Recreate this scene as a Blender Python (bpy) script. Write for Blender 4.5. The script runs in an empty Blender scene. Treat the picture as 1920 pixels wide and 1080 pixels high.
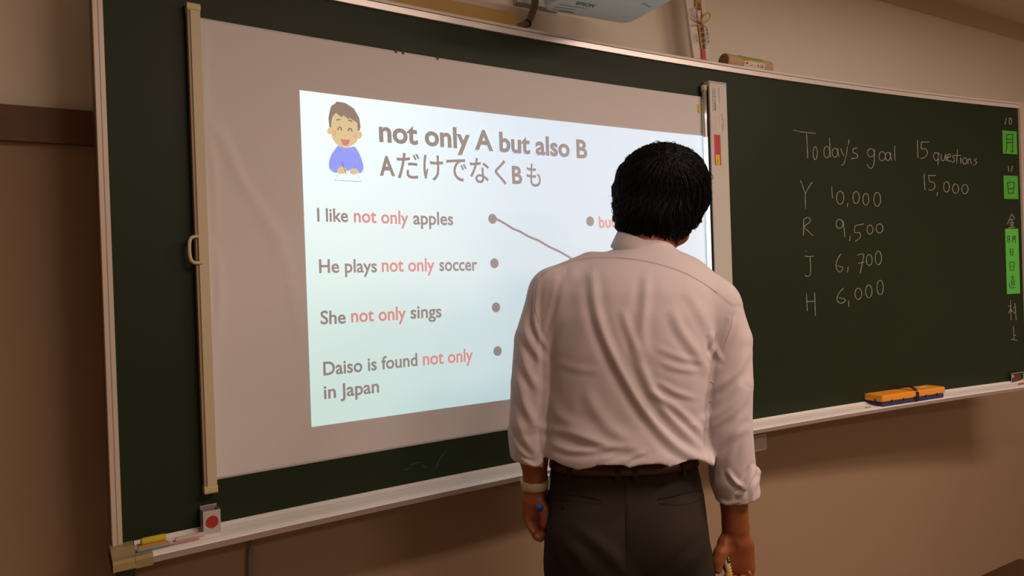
import bpy, bmesh, math, random
import numpy as np
from mathutils import Vector, Matrix
from mathutils.bvhtree import BVHTree
from mathutils.geometry import tessellate_polygon
random.seed(4); rng = np.random.default_rng(4)
scene = bpy.context.scene
COL = scene.collection

# ------------------------------------------------------------------ camera
F_PX, YAW, PITCH, ROLL = 1400.0, 0.5511211, 0.0063692, -0.0337872
CAM_H = 1.60
_cy, _sy = math.cos(YAW), math.sin(YAW)
def _basis(yaw):
    fw = np.array([math.sin(yaw)*math.cos(PITCH), math.cos(yaw)*math.cos(PITCH), -math.sin(PITCH)])
    rt = np.array([math.cos(yaw), -math.sin(yaw), 0.0]); up = np.cross(rt, fw)
    return fw, rt*math.cos(ROLL)+up*math.sin(ROLL), -rt*math.sin(ROLL)+up*math.cos(ROLL)
FW, RT, UP = _basis(YAW)
camd = bpy.data.cameras.new('camera'); cam = bpy.data.objects.new('camera', camd); COL.objects.link(cam)
camd.sensor_width = 36.0; camd.lens = F_PX/1920*36.0; camd.clip_start = 0.02
cam.matrix_world = Matrix(((RT[0], UP[0], -FW[0], 0), (RT[1], UP[1], -FW[1], 0), (RT[2], UP[2], -FW[2], CAM_H), (0, 0, 0, 1)))
scene.camera = cam

# ------------------------------------------------------------------ light, exposure
scene.view_settings.view_transform = 'Standard'; scene.view_settings.look = 'None'
scene.view_settings.gamma = 1.0; scene.view_settings.use_curve_mapping = False
scene.view_settings.exposure = 0.0
world = bpy.data.worlds.new('world'); scene.world = world; world.use_nodes = True
world.node_tree.nodes['Background'].inputs[0].default_value = (1.0, .78, .6, 1)
world.node_tree.nodes['Background'].inputs[1].default_value = 0.05
def area(name, loc, sx, sy, power, col, aim=None):
    l = bpy.data.lights.new(name, 'AREA'); l.shape = 'RECTANGLE'; l.size = sx; l.size_y = sy
    l.energy = power; l.color = col; o = bpy.data.objects.new(name, l); COL.objects.link(o); o.location = loc
    if aim is not None:
        o.rotation_euler = (Vector(aim)-Vector(loc)).to_track_quat('-Z', 'Y').to_euler()
    return o
CEIL = 2.81
WARM = (1.0, .755, .60)
area('ceiling_lamp_right', (2.7, .05, CEIL-.06), 1.2, .25, 38, WARM)
area('ceiling_lamp_left', (1.15, -.10, CEIL-.06), 1.2, .25, 25, WARM)
area('ceiling_lamp_rear', (1.6, -2.6, CEIL-.06), 1.2, .30, 41, WARM)

# ------------------------------------------------------------------ geometry of the photograph
B_D, B_C, B_X = 1.7148337, .0358584, 1.4875822      # curved blackboard: y = D - C (s-X)^2
WALL_Y = 1.85
def ray(px, py): return FW + (px-960)/F_PX*RT - (py-540)/F_PX*UP
def U(px, py, y):
    d = ray(px, py); q = d*(y/d[1]); return np.array([q[0], q[1], q[2]+CAM_H])
def by(s, off=0.0): return B_D - B_C*(s-B_X)**2 - off
def bp(s, z, off=0.0): return (s, by(s, off), z+CAM_H)          # z is height above the lens
def hb(px, py, off=0.0):
    d = ray(px, py); D = B_D-off
    a = B_C*d[0]**2; b = d[1]-2*B_C*d[0]*B_X; c = B_C*B_X*B_X-D
    t = (-b+math.sqrt(b*b-4*a*c))/(2*a); return t*d[0], t*d[2]
_fl, _rl, _ul = _basis(0.0)
def PL(px, py, d):                                               # person frame: x right, y away, z up from lens
    v = _fl + (px-960)/F_PX*_rl - (py-540)/F_PX*_ul
    return v*(d/v[1])
def PIX(P):                                                      # back to pixels, for laying cloth folds on the figure
    z = P@_fl; return 960+F_PX*(P@_rl)/z, 540-F_PX*(P@_ul)/z

# ------------------------------------------------------------------ materials
def lin(c): return tuple(((x/255+.055)/1.055)**2.4 if x/255 > .04045 else x/255/12.92 for x in c)
def mat(name, col, rough=.6, metal=0.0, noise=.06, nscale=30, bump=0.0, bscale=200, spec=.5, col2=None, stretch=None, emis=None, sheen=0):
    m = bpy.data.materials.new(name); m.use_nodes = True; nt = m.node_tree; b = nt.nodes['Principled BSDF']
    b.inputs['Roughness'].default_value = rough; b.inputs['Metallic'].default_value = metal
    b.inputs['Specular IOR Level'].default_value = spec
    if sheen: b.inputs['Sheen Weight'].default_value = sheen
    tc = nt.nodes.new('ShaderNodeTexCoord'); mp = nt.nodes.new('ShaderNodeMapping'); nt.links.new(tc.outputs['Object'], mp.inputs[0])
    if stretch: mp.inputs['Scale'].default_value = stretch
    n = nt.nodes.new('ShaderNodeTexNoise'); n.inputs['Scale'].default_value = nscale; n.inputs['Detail'].default_value = 5
    nt.links.new(mp.outputs[0], n.inputs['Vector'])
    mx = nt.nodes.new('ShaderNodeMix'); mx.data_type = 'RGBA'
    c2 = col2 if col2 else tuple(max(0, x*(1-noise*2)) for x in col)
    mx.inputs[6].default_value = (*col, 1); mx.inputs[7].default_value = (*c2, 1)
    nt.links.new(n.outputs['Fac'], mx.inputs[0]); nt.links.new(mx.outputs[2], b.inputs['Base Color'])
    if bump:
        n2 = nt.nodes.new('ShaderNodeTexNoise'); n2.inputs['Scale'].default_value = bscale; n2.inputs['Detail'].default_value = 3
        nt.links.new(mp.outputs[0], n2.inputs['Vector'])
        bu = nt.nodes.new('ShaderNodeBump'); bu.inputs['Strength'].default_value = bump; bu.inputs['Distance'].default_value = .002
        nt.links.new(n2.outputs['Fac'], bu.inputs['Height']); nt.links.new(bu.outputs[0], b.inputs['Normal'])
    if emis:
        b.inputs['Emission Color'].default_value = (*emis[0], 1); b.inputs['Emission Strength'].default_value = emis[1]
    return m
M = {}
M['wall'] = mat('wall_paint', (.86, .79, .70), .75, noise=.02, nscale=6, bump=.10, bscale=160)
M['wall_low'] = mat('wall_lower_paint', (.37, .255, .165), .7, noise=.04, nscale=5, bump=.10, bscale=160)
M['ceil'] = mat('ceiling_board', (.70, .62, .50), .8, noise=.05, nscale=20, bump=.1)
M['floor'] = mat('floor_vinyl', (.35, .24, .15), .5, noise=.1, nscale=9, stretch=(1, 8, 1))
M['rail'] = mat('brown_rail', (.17, .085, .05), .45, noise=.12, nscale=14, stretch=(1, 8, 8), bump=.05)
M['trim'] = mat('trim_paint', (.62, .50, .38), .6, noise=.03)
M['green'] = mat('green_enamel', (.0150, .0270, .0125), .50, noise=.10, nscale=3.0, bump=.05, bscale=500, spec=.22)
M['alu'] = mat('aluminium_frame', (.86, .80, .78), .34, metal=.35, noise=.03, nscale=40, stretch=(.05, 8, 8), bump=.03)
M['tray'] = mat('tray_aluminium', (.95, .91, .90), .38, metal=.0, noise=.03, nscale=40, stretch=(.05, 8, 8), bump=.02, spec=.8)
M['frame'] = mat('satin_frame', (.62, .53, .44), .42, metal=.15, noise=.03, nscale=40, stretch=(8, 8, .05))
M['alu_face'] = mat('aluminium_lip', (.42, .33, .31), .42, metal=.35, noise=.05, nscale=40, stretch=(.05, 8, 8))
M['groove'] = mat('purple_groove', (.16, .10, .14), .6)
M['cap_yellow'] = mat('yellowed_plastic', (.36, .29, .13), .5, noise=.08)
M['cap_dark'] = mat('dark_rubber', (.05, .035, .02), .6)
M['screen'] = mat('white_screen_sheet', (.70, .67, .69), .62, noise=.015, nscale=5, spec=.3)
M['cream'] = mat('cream_plastic', (.58, .50, .34), .45, noise=.03)
M['cream_cap'] = mat('yellow_cream_cap', (.58, .52, .24), .45, noise=.03)
M['cream_side'] = mat('tan_side_channel', (.42, .30, .18), .5, noise=.08, nscale=60, stretch=(9, 9, .3))
M['white_plastic'] = mat('white_plastic', (.60, .58, .54), .45, noise=.02)
M['silver'] = mat('silver_bar', (.66, .64, .63), .25, metal=.7, noise=.02)
M['black'] = mat('black_plastic', (.012, .011, .012), .4)
M['ink'] = mat('black_ink', (.03, .025, .025), .8)
M['grey_ink'] = mat('grey_ink', (.26, .24, .24), .8)
M['blue_ink'] = mat('blue_grey_ink', (.10, .15, .22), .7)
M['red'] = mat('red_sticker', (.62, .06, .06), .5, noise=.06)
M['red_dk'] = mat('red_dark_print', (.40, .03, .04), .5)
M['sticker_yellow'] = mat('yellow_sticker', (.78, .66, .03), .5, noise=.04)
M['paper'] = mat('printed_label_paper', (.72, .66, .62), .7)
M['chalk'] = mat('chalk_white', (.42, .41, .36), .95, noise=.30, nscale=260)
M['chalk_faint'] = mat('chalk_smear', (.075, .10, .055), .95, noise=.3, nscale=150)
M['magnet'] = mat('green_magnet_sheet', (.10, .58, .07), .5, noise=.04)
M['magnet2'] = mat('deep_green_magnet_sheet', (.075, .46, .045), .5, noise=.04)
M['ochre'] = mat('ochre_wood', (.55, .36, .11), .5, noise=.10, nscale=10, stretch=(.5, 8, 8))
M['grey_hose'] = mat('grey_hose', (.22, .20, .19), .45)
M['projector'] = mat('projector_shell', (.60, .68, .68), .5, noise=.02)
M['roll_wood'] = mat('cardboard_roll', (.56, .40, .23), .7, noise=.08, bump=.1)
M['roll_dark'] = mat('cardboard_core', (.30, .17, .09), .8, noise=.1)
M['label_green'] = mat('label_green', (.22, .50, .04), .5)
M['label_orange'] = mat('label_orange', (.62, .20, .04), .5)
M['label_white'] = mat('label_white', (.78, .72, .66), .6)
M['white_paper'] = mat('white_paper', (.80, .74, .68), .6)
M['band_red'] = mat('red_brocade', (.50, .07, .03), .55, noise=.3, nscale=90, col2=(.50, .20, .06))
M['gold'] = mat('gold_brocade', (.62, .42, .12), .4, noise=.35, nscale=120, col2=(.30, .12, .04))
M['yellow_cord'] = mat('yellow_cord', (.66, .46, .05), .45)
M['silver_cord'] = mat('silver_cord', (.62, .58, .60), .35, metal=.4)
M['orange'] = mat('orange_plastic', (.92, .36, .03), .45, noise=.03)
M['blue_felt'] = mat('blue_felt', (.035, .045, .16), .9, noise=.15, nscale=200, bump=.4)
M['steel'] = mat('tin_plate', (.42, .38, .35), .4, metal=.5)
M['white_tag'] = mat('white_tag', (.52, .47, .45), .55)
M['chalk_yellow'] = mat('yellow_chalk', (.62, .50, .02), .9, noise=.06)
M['chalk_orange'] = mat('orange_chalk', (.75, .22, .04), .9)
M['chalk_teal'] = mat('dusty_teal_chalk', (.22, .30, .27), .9, noise=.3, nscale=120, col2=(.36, .26, .22))
M['chalk_pink'] = mat('pink_chalk', (.60, .28, .32), .9, noise=.1)
M['chalk_pale'] = mat('pale_chalk', (.62, .52, .44), .9, noise=.08)
M['chalk_red'] = mat('red_chalk', (.65, .10, .05), .9)
M['shirt'] = mat('pale_shirt_cotton', (.59, .52, .545), .85, noise=.02, nscale=300, bump=.06, bscale=900, spec=.2, sheen=.1)
M['shirt_seam'] = mat('shirt_seam_thread', (.42, .30, .28), .9)
M['trousers'] = mat('grey_brown_wool', (.034, .025, .019), .92, noise=.10, nscale=260, stretch=(6, 6, .6), bump=.12, bscale=600, spec=.15)
M['trouser_dark'] = mat('trouser_seam_dark', (.005, .004, .004), .95)  # near-black for seams, pocket edges and the button
M['belt'] = mat('brown_leather', (.060, .015, .010), .42, noise=.12, nscale=50, bump=.15, bscale=200)
M['hair'] = mat('black_hair', (.004, .003, .0035), .6, noise=.2, nscale=60, spec=.15)
M['hair2'] = mat('dark_brown_hair', (.011, .006, .005), .55, spec=.22)
M['watch'] = mat('pale_watch_band', (.52, .43, .30), .5)
M['shoe'] = mat('black_leather', (.015, .012, .012), .3)
M['eye'] = mat('eye_white', (.75, .72, .70), .2); M['iris'] = mat('iris_dark', (.03, .015, .01), .2)
M['blue_pen'] = mat('blue_pen', (.02, .12, .45), .35)
M['pen_white'] = mat('white_pen_barrel', (.62, .58, .50), .35)
M['pen_yellow'] = mat('yellow_pen_label', (.72, .52, .05), .4)
M['desk_wood'] = mat('desk_wood', (.042, .013, .006), .35, noise=.2, nscale=8, stretch=(1, 9, 1), bump=.05)
M['desk_steel'] = mat('desk_steel', (.35, .33, .31), .4, metal=.4)
M['lens_glass'] = mat('dark_lens', (.01, .01, .02), .05)
def skin_mat():
    m = mat('skin', (.31, .098, .030), .5, noise=.06, nscale=25, bump=.08, bscale=350, col2=(.22, .055, .018))
    b = m.node_tree.nodes['Principled BSDF']; b.inputs['Subsurface Weight'].default_value = .12
    b.inputs['Subsurface Radius'].default_value = (.012, .005, .003); return m
M['skin'] = skin_mat()
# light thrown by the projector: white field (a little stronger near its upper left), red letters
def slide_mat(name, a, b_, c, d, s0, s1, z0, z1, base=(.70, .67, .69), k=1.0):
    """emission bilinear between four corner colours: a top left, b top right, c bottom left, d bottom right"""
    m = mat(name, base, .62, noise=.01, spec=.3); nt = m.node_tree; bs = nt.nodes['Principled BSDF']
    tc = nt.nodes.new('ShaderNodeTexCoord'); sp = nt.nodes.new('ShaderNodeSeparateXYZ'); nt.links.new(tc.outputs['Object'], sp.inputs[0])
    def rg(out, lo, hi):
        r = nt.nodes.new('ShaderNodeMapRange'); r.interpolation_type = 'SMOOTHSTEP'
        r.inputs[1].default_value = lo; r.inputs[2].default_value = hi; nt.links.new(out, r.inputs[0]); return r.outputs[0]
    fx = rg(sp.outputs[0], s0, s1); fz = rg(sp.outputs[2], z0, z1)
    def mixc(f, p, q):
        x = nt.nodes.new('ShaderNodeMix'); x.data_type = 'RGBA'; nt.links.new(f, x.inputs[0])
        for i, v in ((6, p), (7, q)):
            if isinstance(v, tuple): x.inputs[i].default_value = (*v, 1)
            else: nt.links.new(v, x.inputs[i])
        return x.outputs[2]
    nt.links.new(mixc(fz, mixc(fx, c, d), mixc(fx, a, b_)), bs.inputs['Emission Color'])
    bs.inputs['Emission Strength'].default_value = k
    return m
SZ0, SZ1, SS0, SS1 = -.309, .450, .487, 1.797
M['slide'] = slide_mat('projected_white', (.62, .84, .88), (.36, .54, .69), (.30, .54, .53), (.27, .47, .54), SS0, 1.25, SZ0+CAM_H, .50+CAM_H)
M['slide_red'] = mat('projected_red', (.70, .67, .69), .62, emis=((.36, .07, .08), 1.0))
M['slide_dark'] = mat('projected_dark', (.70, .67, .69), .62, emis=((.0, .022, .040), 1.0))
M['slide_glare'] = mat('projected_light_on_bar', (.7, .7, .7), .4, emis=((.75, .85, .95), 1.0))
def em(name, c, e): M[name] = mat(name, (.66, .64, .66), .62, emis=(e, 1.0))
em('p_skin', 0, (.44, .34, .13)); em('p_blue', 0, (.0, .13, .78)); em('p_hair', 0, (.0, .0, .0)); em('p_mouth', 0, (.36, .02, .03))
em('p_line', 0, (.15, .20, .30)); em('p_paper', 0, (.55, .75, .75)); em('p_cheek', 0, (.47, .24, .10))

# ------------------------------------------------------------------ helpers
def newobj(name, verts, faces, m, parent=None, smooth=False, mats=None, fm=None):
    me = bpy.data.meshes.new(name)
    me.from_pydata([tuple(map(float, v)) for v in verts], [], faces)
    for k in (mats or [m]): me.materials.append(k)
    if fm is not None: me.polygons.foreach_set('material_index', fm)
    if smooth: me.polygons.foreach_set('use_smooth', [True]*len(me.polygons))
    me.update()
    o = bpy.data.objects.new(name, me); COL.objects.link(o)
    if parent is not None: o.parent = parent; o.matrix_parent_inverse = parent.matrix_world.inverted()
    return o
def empty(name, loc=(0, 0, 0)):
    o = bpy.data.objects.new(name, None); COL.objects.link(o); o.location = loc; o.empty_display_size = .05
    o.matrix_world = Matrix.Translation(Vector(loc)); return o
def tag(o, label=None, cat=None, group=None, kind=None):
    if label: o['label'] = label
    if cat: o['category'] = cat
    if group: o['group'] = group
    if kind: o['kind'] = kind
    return o
class MB:
    def __init__(s): s.v = []; s.f = []
    def add(s, vs, fs):
        n = len(s.v); s.v += [tuple(map(float, v)) for v in vs]; s.f += [tuple(n+i for i in f) for f in fs]; return s
    def box(s, c, size, R=None, bev=0.0):
        bm = bmesh.new(); bmesh.ops.create_cube(bm, size=1)
        for v in bm.verts: v.co = Vector((v.co.x*size[0], v.co.y*size[1], v.co.z*size[2]))
        if bev > 0: bmesh.ops.bevel(bm, geom=bm.edges[:], offset=bev, segments=2, affect='EDGES', profile=.6)
        for v in bm.verts:
            p = v.co if R is None else R@v.co
            v.co = p+Vector(c)
        bm.verts.index_update(); vs = [v.co[:] for v in bm.verts]; fs = [[v.index for v in f.verts] for f in bm.faces]; bm.free()
        return s.add(vs, fs)
    def tube(s, pts, r, n=8, cap=True):
        P = [Vector(p) for p in pts]; rr = r if hasattr(r, '__len__') else [r]*len(P)
        up = None; base = len(s.v); vs = []; fs = []
        for i, p in enumerate(P):
            t = (P[min(i+1, len(P)-1)]-P[max(i-1, 0)]).normalized()
            if up is None: up = Vector((0, 0, 1)) if abs(t.z) < .9 else Vector((1, 0, 0))
            a = t.cross(up).normalized(); b = a.cross(t).normalized(); up = b
            for k in range(n):
                w = 2*math.pi*k/n; vs.append(p+a*math.cos(w)*rr[i]+b*math.sin(w)*rr[i])
        for i in range(len(P)-1):
            for k in range(n):
                fs.append((i*n+k, i*n+(k+1) % n, (i+1)*n+(k+1) % n, (i+1)*n+k))
        if cap: fs.append(tuple(range(n-1, -1, -1))); fs.append(tuple((len(P)-1)*n+k for k in range(n)))
        return s.add(vs, fs)
    def build(s, name, m, parent=None, smooth=False): return newobj(name, s.v, s.f, m, parent, smooth)
def board_sweep(name, prof, m, s0, s1, parent, n=60, smooth=False):
    """profile (off, z) closed, swept along the curved board"""
    vs = []; fs = []; k = len(prof)
    for i in range(n+1):
        s = s0+(s1-s0)*i/n
        for (o, z) in prof: vs.append(bp(s, z, o))
    for i in range(n):
        for j in range(k):
            a = i*k+j; b = i*k+(j+1) % k; fs.append((a, b, b+k, a+k))
    fs.append(tuple(range(k-1, -1, -1))); fs.append(tuple(n*k+j for j in range(k)))
    return newobj(name, vs, fs, m, parent, smooth)
def boxsz(s0, s1, z0, z1, o0, o1, m, name, parent, n=1, bev=.0):
    """box lying on the board, from offset o0 to o1 (towards the class)"""
    if bev:
        pr = [(o0, z0), (o1-bev, z0), (o1, z0+bev), (o1, z1-bev), (o1-bev, z1), (o0, z1)]
    else: pr = [(o0, z0), (o1, z0), (o1, z1), (o0, z1)]
    return board_sweep(name, pr, m, s0, s1, parent, n)
def ribbons(strokes, w, mapf, name, m, parent, wob=0.0):
    """flat strokes; strokes = lists of 2-D points; mapf(x, y, lift) gives 3-D"""
    vs = []; fs = []
    for st in strokes:
        P = np.array(st, float); n = len(P)
        T = np.zeros_like(P); T[1:-1] = P[2:]-P[:-2]; T[0] = P[1]-P[0]; T[-1] = P[-1]-P[-2]
        L = np.hypot(T[:, 0], T[:, 1]); L[L == 0] = 1; N = np.stack([-T[:, 1]/L, T[:, 0]/L], 1)
        b = len(vs)
        for i in range(n):
            ww = w*(1+wob*(random.random()-.5))*.5
            for sg in (1, -1): vs.append(mapf(P[i][0]+N[i][0]*ww*sg, P[i][1]+N[i][1]*ww*sg))
        for i in range(n-1): fs.append((b+2*i, b+2*i+1, b+2*i+3, b+2*i+2))
    return newobj(name, vs, fs, m, parent)
def smooth_poly(pts, k=6):
    P = [np.array(p, float) for p in pts]
    if len(P) < 3: return [tuple(P[0]+(P[-1]-P[0])*t/4) for t in range(5)]
    out = []
    for i in range(len(P)-1):
        p0 = P[max(i-1, 0)]; p1 = P[i]; p2 = P[i+1]; p3 = P[min(i+2, len(P)-1)]
        for j in range(k):
            t = j/k; out.append(.5*((2*p1)+(-p0+p2)*t+(2*p0-5*p1+4*p2-p3)*t*t+(-p0+3*p1-3*p2+p3)*t**3))
    out.append(P[-1]); return [tuple(x) for x in out]
def loop(cx, cy, rx, ry, a0=-100, n=18): return [(cx+rx*math.cos(math.radians(a0+360*i/n)), cy+ry*math.sin(math.radians(a0+360*i/n))) for i in range(n+1)]
_tc = {}
def text_mesh(s, bold=0.0):
    """built-in typeface -> (verts Nx2, faces, width), cap height about .73"""
    if (s, bold) in _tc: return _tc[(s, bold)]
    c = bpy.data.curves.new('glyphs', 'FONT'); c.body = s; c.offset = bold; c.resolution_u = 4
    o = bpy.data.objects.new('glyphs', c); COL.objects.link(o)
    dg = bpy.context.evaluated_depsgraph_get(); me = bpy.data.meshes.new_from_object(o.evaluated_get(dg))
    v = np.array([x.co[:2] for x in me.vertices]) if len(me.vertices) else np.zeros((0, 2)); f = [tuple(p.vertices) for p in me.polygons]
    bpy.data.objects.remove(o); bpy.data.curves.remove(c); bpy.data.meshes.remove(me)
    _tc[(s, bold)] = (v, f); return v, f

# ------------------------------------------------------------------ the room
def plane_box(name, lo, hi, m, kind='structure', parent=None):
    c = [(a+b)/2 for a, b in zip(lo, hi)]; s = [b-a for a, b in zip(lo, hi)]
    o = MB().box(c, s).build(name, m, parent)
    if parent is None and kind: o['kind'] = kind
    return o
XL, XR, YB = -2.4, 5.6, -5.6
RAIL_Z0, RAIL_Z1 = U(84, 267, WALL_Y-.018)[2], U(84, 201.2, WALL_Y-.018)[2]
wf = empty('wall_front', (0, WALL_Y, 0)); wf['kind'] = 'structure'
plane_box('upper_wall', (XL, WALL_Y, RAIL_Z0+.02), (XR, WALL_Y+.12, CEIL), M['wall'], None, wf)
plane_box('lower_wall', (XL, WALL_Y, 0), (XR, WALL_Y+.12, RAIL_Z0+.02), M['wall_low'], None, wf)
plane_box('wall_left', (XL-.12, YB-.12, 0), (XL, WALL_Y+.12, CEIL), M['wall'])
plane_box('wall_right', (XR, YB-.12, 0), (XR+.12, WALL_Y+.12, CEIL), M['wall'])
plane_box('wall_back', (XL, YB-.12, 0), (XR, YB, CEIL), M['wall'])
plane_box('floor', (XL-.12, YB-.12, -.1), (XR+.12, WALL_Y+.12, 0), M['floor'])
plane_box('ceiling', (XL-.12, YB-.12, CEIL), (XR+.12, WALL_Y+.12, CEIL+.1), M['ceil'])
plane_box('trim_1', (XL, WALL_Y-.018, RAIL_Z0), (.20, WALL_Y, RAIL_Z1), M['rail'])
plane_box('trim_2', (XL, WALL_Y-.02, 1.135+CAM_H), (XR, WALL_Y, CEIL), M['trim'])
plane_box('baseboard_front', (XL, WALL_Y-.015, 0), (XR, WALL_Y, .09), M['rail'])

# ------------------------------------------------------------------ blackboard
G_L, G_R, G_T, G_B = .0998, 3.5136, .6685, -.4815
bb = empty('blackboard', bp(1.8, G_B))
tag(bb, 'long curved green blackboard with aluminium frame and chalk tray on the front wall', 'blackboard')
def gridsheet(name, s0, s1, z0, z1, off, thick, m, parent, ns, nz, disp=None):
    vs = []; fs = []
    for side in (0, 1):
        for j in range(nz+1):
            z = z0+(z1-z0)*j/nz
            for i in range(ns+1):
                s = s0+(s1-s0)*i/ns; d = disp(s, z) if disp else 0
                vs.append(bp(s, z, off+(thick if side else 0)+d))
    W = ns+1; K = W*(nz+1)
    for j in range(nz):
        for i in range(ns):
            a = j*W+i; fs.append((a, a+1, a+1+W, a+W)[::-1]); fs.append((K+a, K+a+1, K+a+1+W, K+a+W))
    for i in range(ns):
        fs.append((i, i+1, K+i+1, K+i)); a = nz*W+i; fs.append((a, K+a, K+a+1, a+1))
    for j in range(nz):
        a = j*W; fs.append((a, K+a, K+a+W, a+W)); a += ns; fs.append((a, a+W, K+a+W, K+a))
    return newobj(name, vs, fs, m, parent, smooth=False)
gridsheet('writing_surface', G_L-.005, G_R+.005, G_B-.004, G_T+.004, -.012, .012, M['green'], bb, 80, 2)
board_sweep('backing', [(-.11, G_B), (-.013, G_B), (-.013, G_T+.006), (-.11, G_T+.006)], M['cap_dark'], G_L+.002, G_R, bb, 40)
# frame, top: two faces and a groove between
tf = board_sweep('top_frame', [(-.03, G_T), (.007, G_T), (.008, G_T+.0145), (.0045, G_T+.015), (.0045, G_T+.0165), (.008, G_T+.017), (.007, G_T+.0245), (-.03, G_T+.0245)], M['alu'], G_L-.018, G_R+.024, bb, 90)
board_sweep('groove', [(.003, G_T+.0148), (.0056, G_T+.0148), (.0056, G_T+.0166), (.003, G_T+.0166)], M['groove'], G_L-.012, G_R+.02, tf, 90)
def vframe(name, s0, s1, side_depth, parent):
    o = boxsz(s0, s1, G_B-.004, G_T+.024, -side_depth, .0085, M['frame'], name, parent, 1, .0)
    sm = (s0+s1)/2
    boxsz(sm-.0005, sm+.0005, G_B, G_T+.012, .005, .0087, M['groove'], 'groove', o)
    return o
vframe('side_frame', G_L-.0175, G_L, .03, bb)
vframe('side_frame', G_R, G_R+.026, .03, bb)
# side boards that close the gap to the wall
boxsz(G_L-.0165, G_L-.006, G_B-.004, G_T+.02, -.13, -.031, M['rail'], 'side_board', bb)
boxsz(G_R+.006, G_R+.02, G_B-.004, G_T+.02, -.18, -.031, M['rail'], 'side_board', bb)
# tray
tr = board_sweep('chalk_tray', [(-.02, G_B), (.0, G_B), (.012, G_B-.0055), (.030, G_B-.009), (.050, G_B-.0105), (.0565, G_B-.0120), (.0575, G_B-.0160), (.0590, G_B-.0160), (.0600, G_B-.0095), (.0765, G_B-.0130), (.0785, G_B-.0150), (.0785, G_B-.0205), (-.02, G_B-.030)], M['tray'], G_L+.02, G_R+.012, bb, 110)
board_sweep('tray_groove', [(.0555, G_B-.0150), (.0606, G_B-.0135), (.0606, G_B-.0092), (.0560, G_B-.0112)], mat('groove_blue_grey', (.20, .20, .22), .4, metal=.3), G_L+.02, G_R+.012, tr, 110)
board_sweep('tray_face', [(.074, G_B-.0262), (.0800, G_B-.0255), (.0802, G_B-.0148), (.0780, G_B-.0142)], M['alu_face'], G_L+.02, G_R+.012, tr, 90)
# tray corner cap, left
cap = board_sweep('tray_corner_cap', [(-.03, G_B-.036), (.076, G_B-.030), (.0845, G_B-.026), (.086, G_B-.012), (.080, G_B-.0075), (.058, G_B-.0075), (.030, G_B+.0005), (-.03, G_B+.0015)], M['cap_yellow'], G_L-.022, G_L+.018, bb, 2)
board_sweep('cap_flange', [(.070, G_B-.031), (.083, G_B-.0285), (.0875, G_B-.012), (.080, G_B-.0065), (.062, G_B-.0075)], M['cap_yellow'], G_L+.016, G_L+.046, cap, 2)
for k in range(3):
    board_sweep('cap_rib', [(-.03, G_B-.012-.007*k), (.074, G_B-.012-.007*k), (.074, G_B-.014-.007*k), (-.03, G_B-.014-.007*k)], M['cap_dark'], G_L-.0235, G_L-.0215, cap, 1)
board_sweep('tray_corner_cap', [(-.03, G_B-.036), (.076, G_B-.030), (.0845, G_B-.026), (.086, G_B-.012), (.080, G_B-.0075), (-.03, G_B+.0015)], M['cap_yellow'], G_R+.010, G_R+.034, bb, 2)
# mounting foot below the left corner
MB().box((G_L+.012, WALL_Y-.06, CAM_H+G_B-.095), (.03, .115, .12), bev=.004).build('wall_bracket', M['cap_dark'], bb)

# ---- chalk writing
def cmap(ox, oy, sc, off=.0007):
    def f(x, y):
        s, z = hb(ox+x/sc, oy+y/sc); return bp(s, z, off)
    return f
A = cmap(1460, 180, 2.348)
def word(label, strokes, mp=A, w=3.0, m=None, parent=bb, name='chalk_writing'):
    """one object for each run of strokes that stand close together"""
    st = [smooth_poly([tuple(p) for p in s]) if len(s) < 10 else [tuple(p) for p in s] for s in strokes]
    bx = [(min(p[0] for p in s), max(p[0] for p in s)) for s in st]; idx = sorted(range(len(st)), key=lambda i: bx[i][0]); runs = []; end = -1e9
    for i in idx:
        if bx[i][0] > end+(14 if mp is A else 1e6): runs.append([])
        runs[-1].append(st[i]); end = max(end, bx[i][1])
    for r in runs:
        o = ribbons(r, w, mp, name, m or M['chalk'], parent, .5); o['label'] = label
    return o
word('chalk words Today\'s goal', [
 [(62, 150), (100, 158), (163, 165)], [(122, 165), (125, 215), (127, 275)], loop(160, 252, 9, 29), loop(211, 247, 13, 25), [(222, 185), (225, 225), (227, 270)],
 loop(247, 250, 12, 20), [(260, 230), (261, 250), (266, 268)], [(272, 230), (279, 250), (287, 265)], [(302, 222), (297, 260), (287, 298), (275, 305)], [(309, 192), (306, 215)],
 [(346, 228), (328, 233), (328, 248), (345, 258), (343, 272), (318, 276)], loop(405, 250, 15, 18), [(421, 234), (421, 270), (415, 310), (400, 318), (388, 300)],
 loop(455, 265, 14, 20), loop(480, 266, 11, 18), [(492, 248), (493, 268), (497, 285)], [(510, 220), (510, 250), (511, 285)]])
word('chalk words 15 questions', [
 [(610, 195), (611, 235), (613, 272)], [(625, 203), (645, 203), (662, 203)], [(627, 205), (628, 232), (646, 233), (654, 252), (642, 270), (624, 275)],
 loop(692, 266, 11, 18), [(704, 250), (702, 280), (700, 305)], [(714, 255), (716, 280), (727, 284), (733, 258)], [(735, 255), (737, 287)], [(742, 271), (754, 267), (753, 256), (743, 262), (744, 284), (762, 287)],
 [(776, 262), (765, 266), (774, 282), (764, 294)], [(786, 235), (784, 265), (783, 297)], [(768, 262), (802, 262)], [(801, 270), (801, 297)], loop(818, 286, 9, 14),
 [(832, 275), (833, 301)], [(833, 285), (842, 276), (848, 301)], [(873, 276), (861, 282), (872, 294), (858, 305)]])
word('chalk number 15,000', [
 [(640, 343), (641, 380), (643, 414)], [(657, 350), (675, 350), (691, 350)], [(660, 350), (663, 376), (680, 380), (688, 398), (675, 414), (658, 412)], [(698, 424), (696, 441)],
 loop(738, 400, 13, 23), loop(778, 408, 13, 21), loop(819, 410, 14, 20)])
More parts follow.
